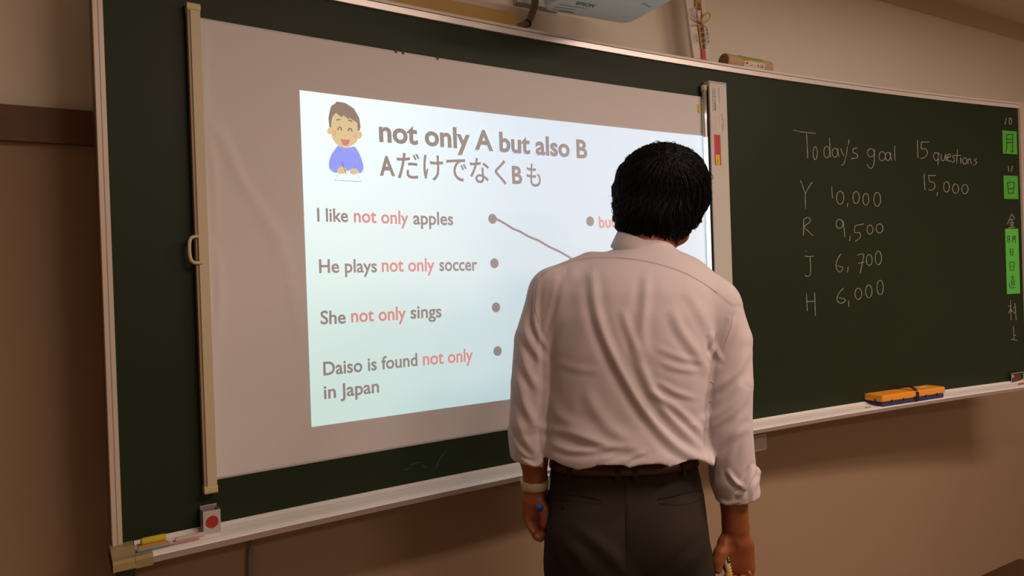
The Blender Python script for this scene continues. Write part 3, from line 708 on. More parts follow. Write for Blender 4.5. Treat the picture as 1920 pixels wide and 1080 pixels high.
# board eraser
sa = hb(1634, 752, .03)[0]; sb = hb(1752, 735, .03)[0]; sm = (sa+sb)/2; Lg = sb-sa
R = rot_for(sm); e0 = tray(sm, .034)
er = empty('board_eraser', e0); tag(er, 'orange blackboard eraser with blue felt and black strap on the right half of the tray', 'eraser')
def ebox(dx, dy, dz, sx, sy, sz, m, name, bev, par=er):
    c = Vector(e0)+R@Vector((dx, dy, dz)); return MB().box(c, (sx, sy, sz), R, bev).build(name, m, par)
ebox(0, -.004, .0085, Lg*.98, .068, .017, M['blue_felt'], 'felt_pad', .004)
top = ebox(0, -.004, .0290, Lg, .076, .024, M['orange'], 'orange_back', .005)
arc = [Vector(e0)+R@Vector((.014-.016*t, -.044+.080*t, .031+.024*math.sin(math.pi*min(1, max(0, t)))**.55)) for t in np.linspace(0, 1, 15)]
arc = [Vector(e0)+R@Vector((.014, -.0445, .006))]+arc+[Vector(e0)+R@Vector((-.002, .0365, .008))]
vs = []; fs = []
for p in arc:
    for dx in (-.008, .008): vs.append(p+R@Vector((dx, 0, 0)))
    for dx in (-.008, .008): vs.append(p+R@Vector((dx, 0, .0022)))
for i in range(len(arc)-1):
    a_ = 4*i; fs += [(a_, a_+1, a_+5, a_+4), (a_+2, a_+6, a_+7, a_+3), (a_, a_+4, a_+6, a_+2), (a_+1, a_+3, a_+7, a_+5)]
newobj('hand_strap', vs, fs, M['black'], er)
for k in range(5):
    ebox(-Lg*.36+Lg*.18*k, -.0428, .018, .005, .0022, .008, M['black'], 'rivet', .0005)
for dy in (-.012,): ebox(-Lg*.502, dy, .021, .0022, .006, .009, M['black'], 'rivet', .0005)
ebox(Lg*.28, -.002, .0424, .045, .012, .0008, M['label_white'], 'name_sticker', .0002)

# chalk
def stick(px0, py0, px1, py1, off, r, m, label, name='chalk_stick', lift=0.0, squash=1, flat_end=.8):
    s0_, s1_ = hb(px0, py0, off)[0], hb(px1, py1, off)[0]
    P = [tray(s0_+(s1_-s0_)*t, off, r+lift) for t in (0, .03, .1, .5, .9, .97, 1)]
    rs_ = [r*.7, r*.93, r, r, r, r*.93, r*.7]
    o = MB().tube(P, rs_, 14).build(name, m, None, True)
    for v in o.data.vertices: pass
    c = sum((Vector(p) for p in P), Vector())/7; o.data.transform(Matrix.Translation(-c)); o.location = c
    tag(o, label, 'chalk', 'chalk pieces in the left end of the tray'); return o
stick(264, 1020, 311, 1010, .030, .0075, M['chalk_yellow'], 'fat yellow chalk stick at the left end of the tray', lift=.006)
stick(258, 1030, 316, 1020, .038, .0045, M['chalk_orange'], 'orange-red chalk stick just under the yellow one', lift=.0)
stick(256, 1036, 320, 1024, .050, .0048, M['chalk_teal'], 'dusty teal chalk stick in front of the yellow one')
stick(328, 1016, 384, 1004, .036, .0050, M['chalk_pale'], 'pale worn chalk stick right of the yellow one')
stick(322, 1024, 374, 1011, .050, .0026, M['chalk_pink'], 'thin pink chalk piece right of the teal one')
o = stick(1911, 722, 1926, 719, .045, .0045, M['chalk_red'], 'red chalk stick at the far right end of the tray'); o['group'] = 'chalk pieces at the right end of the tray'
# small white bit at eraser
o = stick(1624, 768, 1632, 766.5, .052, .0030, M['chalk_pale'], 'short white chalk stub at the left corner of the orange eraser'); o['group'] = 'single chalk stub'
# tin holder with red dot
hs0, hs1 = hb(379, 985, .028)[0], hb(412, 978, .028)[0]; hm = (hs0+hs1)/2; wH = hs1-hs0; R = rot_for(hm); h0 = tray(hm, .020)
zt = hb(395, 948, .020)[1]+CAM_H; hh = zt-h0[2]
ho_ = empty('clip_magnet', h0); tag(ho_, 'silver clip box with a red dot on a white tag standing in the tray', 'clip')
def hbx(dx, dy, dz, sx, sy, sz, m, name, bev=.001): return MB().box(Vector(h0)+R@Vector((dx, dy, dz)), (sx, sy, sz), R, bev).build(name, m, ho_)
hbx(0, .012, hh*.5, wH*.96, .002, hh, M['steel'], 'back_plate')
hbx(-wH*.46, 0, hh*.45, .002, .024, hh*.9, M['steel'], 'side_plate'); hbx(wH*.46, 0, hh*.45, .002, .024, hh*.9, M['steel'], 'side_plate')
hbx(0, 0, hh*.30, wH*.9, .020, hh*.6, M['cap_dark'], 'inner_block')
tg = hbx(0, -.013, hh*.44, wH, .0025, hh*.88, M['white_tag'], 'white_tag')
P = [Vector(h0)+R@Vector((wH*.36*math.cos(a_), -.0146, hh*.46+wH*.36*math.sin(a_))) for a_ in np.linspace(0, 2*math.pi, 32, endpoint=False)]
P2 = [p+R@Vector((0, -.0005, 0)) for p in P]
newobj('red_dot', P+P2, [tuple(range(63, 31, -1)), *[(k, (k+1) % 32, 32+(k+1) % 32, 32+k) for k in range(32)]], M['red_dk'] if False else mat('red_dot_print', (.42, .02, .02), .5), ho_)
# wire frame clip at far right
ca, cb_ = hb(1896, 712, .01), hb(1918, 706, .01); R = rot_for(ca[0]); w0 = np.array(bp(ca[0], G_B-.004, .012)); w1 = np.array(bp(cb_[0], G_B-.004, .012))
wc = empty('clip_magnet', (w0+w1)/2); tag(wc, 'small clear clip box on the tray at the far right end of the board', 'clip')
zt2 = hb(1900, 700, .012)[1]+CAM_H
MB().tube([w0, (w0[0], w0[1], zt2), (w1[0], w1[1], zt2), w1], .0014, 6).build('wire_frame', M['white_tag'], wc)
MB().box(((w0[0]+w1[0])/2, (w0[1]+w1[1])/2+.003, (zt2+w0[2])/2), (abs(w1[0]-w0[0])*.9, .002, (zt2-w0[2])*.85)).build('back_plate', mat('maroon_plate', (.10, .03, .025), .5), wc)
MB().tube([(w0[0]+.004, w0[1]-.003, zt2-.006), (w0[0]+.003, w0[1]-.003, zt2-.018)], .0035, 8).build('white_knob', M['white_tag'], wc, True)

# ------------------------------------------------------------------ wall, below the board
pa, pb_ = U(1385, 822, WALL_Y-.004), U(1436, 812, WALL_Y-.004); pc = U(1436, 843, WALL_Y-.004)
wp = empty('wall_plate', ((pa[0]+pb_[0])/2, WALL_Y, (pb_[2]+pc[2])/2)); tag(wp, 'grey rectangular cover plate on the wall below the tray, beside the man\'s right sleeve', 'cover plate')
MB().box((pa[0]/2+pb_[0]/2, WALL_Y-.003, (pb_[2]+pc[2])/2), (pb_[0]-pa[0], .006, pb_[2]-pc[2]), bev=.003).build('rim', mat('plate_rim', (.85, .76, .62), .5), wp)
MB().box((pa[0]/2+pb_[0]/2, WALL_Y-.0065, (pb_[2]+pc[2])/2), (pb_[0]-pa[0]-.014, .002, pb_[2]-pc[2]-.014), bev=.0008).build('face', mat('plate_grey', (.62, .54, .50), .5), wp)
q = [U(479, 985, 1.835), U(474, 1010, 1.835), U(469.5, 1040, 1.835), U(469.5, 1085, 1.835), U(470, 1150, 1.835), U(472, 1400, 1.835)]
q.append(np.array([q[-1][0], 1.835, .0]))
cb = MB().tube(smooth_poly([tuple(p) for p in q], 6), .0062, 10).build('wall_cable', M['grey_hose'], None, True)
tag(cb, 'dark grey cable running down the wall below the left part of the tray', 'cable')

# ------------------------------------------------------------------ platform and lectern desk
pf = empty('teaching_platform', (1.65, 1.35, 0)); tag(pf, 'low wooden teaching platform the man stands on in front of the board', 'platform')
for k in range(4):
    MB().box((1.65, 1.0-.02+.205*k+.105, .186), (3.1, .200, .028), bev=.003).build('plank', M['floor'], pf)
MB().box((1.65, 1.40, .086), (3.06, .78, .172)).build('plinth', M['rail'], pf)
dk = empty('teacher_desk', (1.595, .60, 0)); tag(dk, 'dark brown wooden teacher desk corner at the lower right, in front of the board', 'desk')
DZ = .92
MB().box((1.580, .60, DZ-.011), (.65, .55, .022), bev=.010).build('desk_top', M['desk_wood'], dk)
MB().box((1.595, .835, DZ/2-.01), (.60, .018, DZ-.02), bev=.002).build('back_panel', M['desk_wood'], dk)
for sx in (-.291, .291): MB().box((1.595+sx, .60, DZ/2-.011), (.018, .48, DZ-.022), bev=.002).build('side_panel', M['desk_wood'], dk)
MB().box((1.595, .59, .45), (.56, .44, .016), bev=.002).build('shelf', M['desk_wood'], dk)

exec_person = True
# ------------------------------------------------------------------ the man at the board
import openvdb as vdb
GZ = .20-CAM_H                         # soles, on the platform
ZC = 1.57                              # distance of the body's middle
S_ = ZC/F_PX
class Field:
    def __init__(s, lo, hi, h):
        s.lo = np.array(lo, np.float32); s.h = h; s.n = np.ceil((np.array(hi)-np.array(lo))/h).astype(int)+1
        s.a = np.full(s.n, .04, np.float32)
        s.ax = [s.lo[i]+np.arange(s.n[i], dtype=np.float32)*h for i in range(3)]
    def _win(s, lo, hi, pad):
        i0 = np.maximum(((np.array(lo)-pad-s.lo)/s.h).astype(int), 0); i1 = np.minimum(((np.array(hi)+pad-s.lo)/s.h).astype(int)+2, s.n)
        sl_ = tuple(slice(a, b) for a, b in zip(i0, i1))
        X = s.ax[0][sl_[0]][:, None, None]; Y = s.ax[1][sl_[1]][None, :, None]; Z = s.ax[2][sl_[2]][None, None, :]
        return sl_, X, Y, Z
    def put(s, sl_, d, k, op='u'):
        a = s.a[sl_]
        if op == 'u':
            if k <= 0: r = np.minimum(a, d)
            else: hh = np.clip(.5+.5*(a-d)/k, 0, 1); r = a*(1-hh)+d*hh-k*hh*(1-hh)
        else:                                   # subtract
            if k <= 0: r = np.maximum(a, -d)
            else: hh = np.clip(.5-.5*(a+d)/k, 0, 1); r = a*(1-hh)-d*hh+k*hh*(1-hh)
        s.a[sl_] = r
    def cap(s, a, b, ra, rb, k=.01, op='u', flat=None, pad=.035):
        a = np.array(a, np.float32); b = np.array(b, np.float32); R_ = max(ra, rb)
        sl_, X, Y, Z = s._win(np.minimum(a, b)-R_, np.maximum(a, b)+R_, pad)
        ab = b-a; L2 = float(ab@ab)+1e-12
        t = np.clip(((X-a[0])*ab[0]+(Y-a[1])*ab[1]+(Z-a[2])*ab[2])/L2, 0, 1)
        dx, dy, dz = X-(a[0]+t*ab[0]), Y-(a[1]+t*ab[1]), Z-(a[2]+t*ab[2])
        if flat is not None:                    # (direction, factor): squeeze along a direction
            n, f = np.array(flat[0], np.float32), flat[1]; n = n/np.linalg.norm(n)
            q = dx*n[0]+dy*n[1]+dz*n[2]; g = (1/f-1); dx, dy, dz = dx+q*n[0]*g, dy+q*n[1]*g, dz+q*n[2]*g
        d = np.sqrt(dx*dx+dy*dy+dz*dz)-(ra+(rb-ra)*t)
        s.put(sl_, d.astype(np.float32), k, op)
    def chain(s, pts, rr, k=.01, **kw):
        for i in range(len(pts)-1): s.cap(pts[i], pts[i+1], rr[i], rr[i+1], k, **kw)
    def ell(s, c, r, R=None, k=.01, op='u', pad=.035):
        c = np.array(c, np.float32); r = np.array(r, np.float32); m = max(r)
        sl_, X, Y, Z = s._win(c-m, c+m, pad); x, y, z = X-c[0], Y-c[1], Z-c[2]
        if R is not None: x, y, z = (R[0][0]*x+R[1][0]*y+R[2][0]*z, R[0][1]*x+R[1][1]*y+R[2][1]*z, R[0][2]*x+R[1][2]*y+R[2][2]*z)
        k0 = np.sqrt((x/r[0])**2+(y/r[1])**2+(z/r[2])**2); k1 = np.sqrt((x/r[0]**2)**2+(y/r[1]**2)**2+(z/r[2]**2)**2)+1e-9
        s.put(sl_, (k0*(k0-1)/k1).astype(np.float32), k, op)
    def loft(s, rows, nexp=2.3, k=.01, shrink=0.0):
        """rows: (z, xc, a, yc, b) top to bottom or bottom to top"""
        R_ = np.array(sorted(rows), np.float32); z = R_[:, 0]
        lo = [(R_[:, 1]-R_[:, 2]).min(), (R_[:, 3]-R_[:, 4]).min(), z[0]]; hi = [(R_[:, 1]+R_[:, 2]).max(), (R_[:, 3]+R_[:, 4]).max(), z[-1]]
        sl_, X, Y, Z = s._win(lo, hi, .035)
        zz = s.ax[2][sl_[2]]
        def it(c):
            zf = np.linspace(z[0]-.05, z[-1]+.05, 400); ff = np.interp(zf, z, R_[:, c]); kk = np.hanning(27); kk /= kk.sum()
            ff = np.convolve(np.pad(ff, 13, 'edge'), kk, 'valid'); f = np.interp(zz, zf, ff); return f[None, None, :].astype(np.float32)
        a, b = it(2)-shrink, it(4)-shrink
        u = np.abs(X-it(1))/a; v = np.abs(Y-it(3))/b
        q = (u**nexp+v**nexp)**(1/nexp)
        d = (q-1)*np.minimum(a, b)*.95
        dz = np.maximum(z[0]-Z, Z-z[-1]); d = np.maximum(d, dz)
        s.put(sl_, d.astype(np.float32), k)
    def mesh(s):
        g = vdb.FloatGrid(); g.background = .04; a = np.clip(s.a, -.04, .04)
        g.copyFromArray(np.ascontiguousarray(a)); p, t, q = g.convertToPolygons(isovalue=0.0, adaptivity=0.0)
        P = p*s.h+s.lo; F = [tuple(map(int, f)) for f in q]+[tuple(map(int, f)) for f in t]
        return P.astype(float), F
PXM = F_PX/ZC
def row(py, xl, xr, d, b, dd=0):
    """silhouette row at pixel row py, between pixel columns xl and xr, middle at distance d, half depth b"""
    p, q = PL(xl, py, d), PL(xr, py, d); return ((p[2]+q[2])/2, (p[0]+q[0])/2, (q[0]-p[0])/2, d, b)
person = bpy.data.objects.new('person', None); COL.objects.link(person); person.empty_display_size = .1
ft = PL(1176, 900, ZC); FEET = np.array([ft[0], ft[1], GZ])
Rz = Matrix.Rotation(-YAW, 4, 'Z'); wpos = Rz@Vector((FEET[0], FEET[1], 0)); 
person.matrix_world = Matrix.Translation((wpos.x, wpos.y, .20))@Rz
person.location = (wpos.x, wpos.y, .20); person.rotation_euler = (0, 0, -YAW)
tag(person, 'dark-haired man seen from behind in pale shirt and grey-brown trousers, head bent, at the board', 'person')
def pobj(name, P, F, m, parent=person, smooth=True, mats=None, fm=None):
    me = bpy.data.meshes.new(name); Q = np.asarray(P, float)-FEET
    me.from_pydata([tuple(map(float, v)) for v in Q], [], F)
    for k in (mats or [m]): me.materials.append(k)
    if fm is not None: me.polygons.foreach_set('material_index', fm)
    if smooth: me.polygons.foreach_set('use_smooth', [True]*len(me.polygons))
    me.update(); o = bpy.data.objects.new(name, me); COL.objects.link(o); o.parent = parent; return o
def fix_normals(o):
    bm = bmesh.new(); bm.from_mesh(o.data); bmesh.ops.recalc_face_normals(bm, faces=bm.faces[:]); bm.to_mesh(o.data); bm.free()

# --- key points (pixel column, row, distance)
ARM_L = [PL(1035, 552, ZC+.01), PL(1010, 640, ZC+.00), PL(992, 745, ZC-.015), PL(1000, 850, ZC+.0), PL(1004, 905, ZC+.01)]
ARM_R = [PL(1343, 585, ZC+.00), PL(1368, 680, ZC-.01), PL(1364, 780, ZC-.02), PL(1372, 890, ZC-.01), PL(1379, 985, ZC+.00)]
NECK0, NECK1 = PL(1200, 520, ZC+.02), PL(1222, 430, ZC+.055)
HC = PL(1238, 366, ZC+.085)                                        # middle of the head
# head frame: facing away, turned right, bowed, leaning right
HS = PL(1233, 384, ZC+.085)
HR = np.array((Matrix.Rotation(math.radians(-34), 3, 'Z')@Matrix.Rotation(math.radians(-36), 3, 'X')@Matrix.Rotation(math.radians(9), 3, 'Y')))
def hp_(x, y, z): return HS+HR@np.array([x, y, z])

# --- body: one continuous surface
lo = [PL(940, 900, ZC)[0]-.02, ZC-.20, GZ-.01]; hi = [PL(1450, 900, ZC)[0]+.01, ZC+.27, HC[2]+.13]
B = Field(lo, hi, .0033)
B.ell(HS+HR@np.array([0, -.008, .012]), (.076, .094, .086), HR, 0)
B.ell(hp_(0, .030, -.045), (.056, .066, .062), HR, .03)               # jaw and face
B.ell(hp_(0, .066, -.078), (.026, .024, .020), HR, .02)               # chin
B.cap(hp_(0, .092, .006), hp_(0, .112, -.030), .007, .012, .012)      # nose
for sx in (-1, 1):
    B.cap(hp_(sx*.012, .090, .020), hp_(sx*.045, .078, .018), .008, .007, .012)      # brow
    B.ell(hp_(sx*.031, .093, .002), (.016, .011, .010), HR, .008, 'sub')            # eye socket
    B.ell(hp_(sx*.040, .070, -.028), (.020, .018, .018), HR, .02)                   # cheek
    B.cap(hp_(sx*.081, .002, .002), hp_(sx*.083, -.010, -.052), .017, .010, .006, flat=(HR@np.array([1, .35*sx, 0]), .38))   # ear
    B.ell(hp_(sx*.091, -.002, -.010), (.006, .010, .014), HR, .004, 'sub')
B.cap(hp_(-.022, .092, -.052), hp_(.022, .092, -.052), .006, .006, .008)            # lips
B.cap(hp_(-.022, .094, -.061), hp_(.022, .094, -.061), .006, .006, .006)
B.cap(hp_(-.022, .100, -.0565), hp_(.022, .100, -.0565), .0022, .0022, .003, 'sub')
B.cap(NECK0, NECK1, .060, .054, .03)
# trunk inside the clothes
TR = [row(505, 1105, 1285, ZC+.02, .070), row(530, 1060, 1325, ZC+.015, .085), row(580, 1040, 1333, ZC+.01, .095), row(660, 1045, 1320, ZC+.01, .098), row(760, 1050, 1305, ZC+.015, .092),
      row(860, 1052, 1295, ZC+.02, .088), row(920, 1042, 1303, ZC+.01, .098), row(1000, 1036, 1312, ZC+.01, .105), row(1060, 1040, 1318, ZC+.015, .100)]
B.loft(TR, 2.2, .03)
def arm(pts, rr): B.chain(pts, rr, .02)
arm(ARM_L, [.036, .034, .031, .028, .025]); arm(ARM_R, [.036, .035, .034, .031, .0268])
B.cap(PL(1100, 520, ZC+.02), ARM_L[0], .040, .040, .03); B.cap(PL(1290, 545, ZC+.02), ARM_R[0], .040, .040, .03)
hipL, hipR = PL(1108, 1055, ZC+.01), PL(1250, 1055, ZC+.01)
kneeL, kneeR = np.array([hipL[0]-.01, ZC+.015, GZ+.47]), np.array([hipR[0]+.02, ZC+.03, GZ+.47])
ankL, ankR = np.array([hipL[0]-.02, ZC-.005, GZ+.085]), np.array([hipR[0]+.035, ZC+.02, GZ+.085])
B.chain([hipL, kneeL, ankL], [.078, .052, .036], .02); B.chain([hipR, kneeR, ankR], [.078, .052, .036], .02)
for a_, sx in ((ankL, -.12), (ankR, .18)):
    B.cap(a_+[0, -.02, -.04], a_+[sx*.3, .13, -.055], .030, .022, .02)
# right hand: palm to the viewer, thumb towards the body, fingers curled round a marker
W = ARM_R[-1]; n0 = np.array([0, -1.0, 0])
def H(px, py, d): return PL(px, py, ZC+d)
B.cap(W, H(1380, 1012, .0), .0245, .026, .012, flat=(n0, .78))
B.cap(H(1366, 1022, .0), H(1368, 1060, .004), .022, .016, .016, flat=(n0, .8))
B.cap(H(1382, 1016, .0), H(1384, 1066, .004), .024, .018, .016, flat=(n0, .72))
B.cap(H(1396, 1024, .004), H(1401, 1064, .006), .020, .017, .016, flat=(n0, .75))
B.chain([H(1362, 1022, -.008), H(1351, 1038, -.016), H(1346, 1052, -.020), H(1345.5, 1068, -.024)], [.017, .0125, .0105, .0090], .010)       # thumb
for (x, y, l, r, tw) in ((1368, 1066, 1.0, .0088, -1.5), (1382, 1070, 1.06, .0092, -.5), (1395, 1069, 1.0, .0088, .5), (1406, 1063, .84, .0078, 1)):
    B.chain([H(x, y, .006), H(x+tw, y+26*l, .004), H(x+tw*2, y+38*l, -.016), H(x+tw-3, y+30*l, -.034), H(x-3+tw, y+14*l, -.036)], [r*1.1, r, r*.95, r*.9, r*.8], .004)
B.chain([H(1366, 1008, -.027), H(1376, 1028, -.025), H(1378, 1056, -.021)], [.004, .0055, .004], .010, op='sub')
# left hand, hanging, fingers curled up towards the palm
B.cap(ARM_L[-1], H(1004, 932, .01), .0235, .021, .012, flat=(n0, .85))
B.cap(H(996, 940, .008), H(995, 972, .008), .020, .016, .014, flat=(n0, .75))
B.cap(H(1008, 940, .008), H(1010, 972, .008), .018, .015, .014, flat=(n0, .78))
B.chain([H(1013, 945, -.004), H(1021, 958, -.014), H(1023, 972, -.018), H(1021, 984, -.020)], [.014, .0110, .0098, .0085], .008)
for (x, y, l, r, tw) in ((1015, 974, .80, .0084, 5), (1005.5, 976, .90, .0089, 7), (996, 974, .88, .0087, 9), (987.5, 968, .74, .0079, 11)):
    B.chain([H(x, y-8, .010), H(x+tw*.25, y+11*l, .004), H(x+tw*.6, y+23*l, -.005), H(x+tw*.95, y+33*l, -.014), H(x+tw*1.1, y+38*l, -.022)], [r*1.12, r*1.04, r*.98, r*.92, r*.80], .0035)
Pb, Fb = B.mesh(); body = pobj('body', Pb, Fb, M['skin'])
del B
for sx in (-1, 1):
    c = hp_(sx*.031, .080, .001); bmv = bmesh.new(); bmesh.ops.create_uvsphere(bmv, u_segments=16, v_segments=10, radius=.0115)
    vs = [c+np.array(v.co) for v in bmv.verts]; bmv.verts.index_update(); fs = [[v.index for v in f.verts] for f in bmv.faces]; bmv.free()
    e = pobj('eye', vs, fs, M['eye'])
    bmv = bmesh.new(); bmesh.ops.create_uvsphere(bmv, u_segments=12, v_segments=8, radius=.0058)
    c2 = hp_(sx*.031, .0862, .000); vs = [c2+np.array(v.co) for v in bmv.verts]; bmv.verts.index_update(); fs = [[v.index for v in f.verts] for f in bmv.faces]; bmv.free()
    pobj('iris', vs, fs, M['iris'], e)

# --- cloth folds: ridges drawn along polylines on the figure, pressed into the surface
def folds(P, N, F_):
    x, y = PIX(P); D_ = np.zeros(len(P)); face = np.clip(-N[:, 1]*1.6, 0, 1)
    for pts, w, amp, asym in F_:
        q = np.array(smooth_poly(pts, 7)); n = len(q)
        sel = np.where((x > q[:, 0].min()-4*w) & (x < q[:, 0].max()+4*w) & (y > q[:, 1].min()-4*w) & (y < q[:, 1].max()+4*w) & (face > 0))[0]
        if not len(sel): continue
        X = np.stack([x[sel], y[sel]], 1); best = np.full(len(sel), 1e9); sg = np.zeros(len(sel)); par = np.zeros(len(sel))
        for i in range(n-1):
            a, b = q[i], q[i+1]; ab = b-a; t = np.clip(((X-a)@ab)/(ab@ab+1e-9), 0, 1); d = X-a-np.outer(t, ab); r = np.hypot(d[:, 0], d[:, 1])
            m_ = r < best; best[m_] = r[m_]; sg[m_] = np.sign(ab[0]*d[m_, 1]-ab[1]*d[m_, 0]); par[m_] = (i+t[m_])/(n-1)
        e = np.clip(np.sin(np.pi*np.clip(par*.94+.03, 0, 1)), 0, 1)**.6
        s = sg*best/w
        D_[sel] += amp*e*(np.exp(-s*s)-asym*np.exp(-(s-1.7)**2)*1.0-((.25 if amp > 0 else 0)*np.exp(-(s+1.8)**2)))
    return D_*face
def vnormals(P, F):
    me = bpy.data.meshes.new('t'); me.from_pydata([tuple(v) for v in P], [], F); me.update()
    n = np.zeros(len(P)*3, np.float32); me.vertices.foreach_get('normal', n); bpy.data.meshes.remove(me); n = n.reshape(-1, 3).astype(float)
    return n
def fnoise(P, sc, seed):
    r = np.random.default_rng(seed); o = np.zeros(len(P))
    for i in range(9):
        k = r.normal(size=3)*sc; k[2] *= .55; o += np.sin(P@k+r.uniform(0, 6.28))
    return o/9

# --- trousers
T = Field([lo[0]+.02, ZC-.20, GZ-.005], [PL(1345, 900, ZC)[0]+.05, ZC+.24, PL(1170, 830, ZC)[2]+.02], .0036)
TB = [row(842, 1040, 1300, ZC+.02, .096), row(866, 1034, 1303, ZC+.02, .098), row(895, 1030, 1310, ZC+.015, .103), row(930, 1025, 1317, ZC+.01, .112), row(965, 1023, 1321, ZC+.01, .119), row(1005, 1020, 1326, ZC+.01, .121), row(1045, 1021, 1330, ZC+.012, .116), row(1085, 1023, 1333, ZC+.015, .106)]
T.loft(TB, 2.35, 0)
T.ell(PL(1105, 1012, ZC-.055), (.080, .062, .080), None, .03); T.ell(PL(1243, 1012, ZC-.055), (.080, .062, .080), None, .03)
T.cap(PL(1172, 935, ZC-.118), PL(1173, 1100, ZC-.128), .006, .012, .016, 'sub')
for hx, kn, an, x0_ in ((hipL, kneeL, ankL, -1), (hipR, kneeR, ankR, 1)):
    T.chain([hx+[x0_*.002, .002, -.01], (hx+kn)/2+[0, .0, 0], kn, an+[0, -.004, -.045]], [.090, .082, .074, .068], .022)
for a_ in (ankL, ankR):                       # open hems, cut flat above the shoe
    sl_, X, Y, Z = T._win([a_[0]-.1, a_[1]-.1, GZ-.1], [a_[0]+.1, a_[1]+.1, GZ+.03], .0)
    T.a[sl_] = np.maximum(T.a[sl_], (GZ+.022-Z)+0*X+0*Y)
Pt, Ft = T.mesh(); del T
Nt = vnormals(Pt, Ft)
TF = [([(1075, 985), (1110, 1010), (1150, 1045), (1180, 1078)], 13, .0045, .5), ([(1060, 1010), (1085, 1040), (1110, 1080)], 12, .0030, .4), ([(1305, 985), (1275, 1015), (1240, 1050), (1210, 1082)], 13, .0040, -.5),
      ([(1300, 1040), (1280, 1062), (1262, 1090)], 10, .003, .4), ([(1130, 905), (1170, 915), (1220, 907)], 10, .0015, .4), ([(1052, 900), (1056, 915), (1062, 925)], 9, .0015, .3), ([(1172, 940), (1173, 990), (1174, 1080)], 3.2, -.0022, 0)]
Pt = Pt+Nt*(folds(Pt, Nt, TF)+.0022*fnoise(Pt, 26, 5)*np.clip((PL(1170, 990, ZC)[2]-Pt[:, 2])/.10, .12, 1))[:, None]
trou = pobj('trousers', Pt, Ft, M['trousers'])
def bvh(o):
    return BVHTree.FromPolygons([v.co[:] for v in o.data.vertices], [tuple(p.vertices) for p in o.data.polygons])
bt_ = bvh(trou)
_eye = Vector(-FEET)
def onto(tree, px, py, lift=.001):
    d = Vector(PL(px, py, 1.0)); d.normalize(); h = tree.ray_cast(_eye, d)
    if h[0] is None: return None
    return np.array(h[0]-d*lift)+FEET
def seam(tree, pts, r, m, name, parent, lift=.0005, k=5, n=6):
    q = [onto(tree, x, y, lift) for x, y in smooth_poly(pts, k)]; q = [p for p in q if p is not None]
    if len(q) < 2: return None
    t = MB().tube(q, r, n); return pobj(name, t.v, t.f, m, parent)
def patch(tree, corners, m, name, parent, lift=.0012, nu=8, nv=3, thick=.001):
    """four pixel corners (tl,tr,br,bl) laid on the cloth as a thin strip with thickness"""
    c = [np.array(p, float) for p in corners]; vs = []; ok = True
    for L_ in (lift, -.001):
        for j in range(nv+1):
            for i in range(nu+1):
                u_, v_ = i/nu, j/nv; p = (c[0]*(1-u_)+c[1]*u_)*(1-v_)+(c[3]*(1-u_)+c[2]*u_)*v_
                q = onto(tree, p[0], p[1], L_); 
                if q is None: return None
                vs.append(q)
    W_ = nu+1; K_ = W_*(nv+1); fs = []
    for j in range(nv):
        for i in range(nu): a = j*W_+i; fs += [(a, a+W_, a+W_+1, a+1), (K_+a, K_+a+1, K_+a+W_+1, K_+a+W_)]
    for i in range(nu): a = nv*W_+i; fs += [(i, i+1, K_+i+1, K_+i), (a, K_+a, K_+a+1, a+1)]
    for j in range(nv): a = j*W_; b = a+nu; fs += [(a, K_+a, K_+a+W_, a+W_), (b, b+W_, K_+b+W_, K_+b)]
    return pobj(name, vs, fs, m, parent)
seam(bt_, [(1172, 900), (1173, 940), (1174, 1000), (1175, 1060)], .0008, M['trouser_dark'], 'back_seam', trou, 0)
pkL = seam(bt_, [(1030, 926), (1050, 926), (1085, 930), (1123, 936)], .0015, M['trouser_dark'], 'back_pocket', trou, .0003)
seam(bt_, [(1031, 929), (1038, 936), (1075, 940), (1123, 944), (1124, 936)], .0007, M['trouser_dark'], 'pocket_welt', pkL, .0003)
pkR = seam(bt_, [(1234, 936), (1260, 931), (1290, 923), (1312, 919), (1317, 922)], .0015, M['trouser_dark'], 'back_pocket', trou, .0003)
seam(bt_, [(1236, 944), (1265, 947), (1295, 944), (1313, 936), (1318, 926)], .0008, M['trouser_dark'], 'pocket_welt', pkR, .0003)
bc = onto(bt_, 1059.5, 948.5, .002)
def disc(c, r, th, m, name, parent, n=20):
    vs = []; 
    for y_ in (0, th):
        for k in range(n): w = 2*math.pi*k/n; vs.append(c+np.array([r*math.cos(w), -y_, r*math.sin(w)]))
    fs = [tuple(range(n-1, -1, -1)), tuple(n+k for k in range(n))]+[(k, (k+1) % n, n+(k+1) % n, n+k) for k in range(n)]
    return pobj(name, vs, fs, m, parent, False)
disc(bc, .0052, .0018, M['trouser_dark'], 'pocket_button', trou); disc(bc+[0, -.0016, 0], .0038, .0008, M['trousers'], 'button_centre', trou)
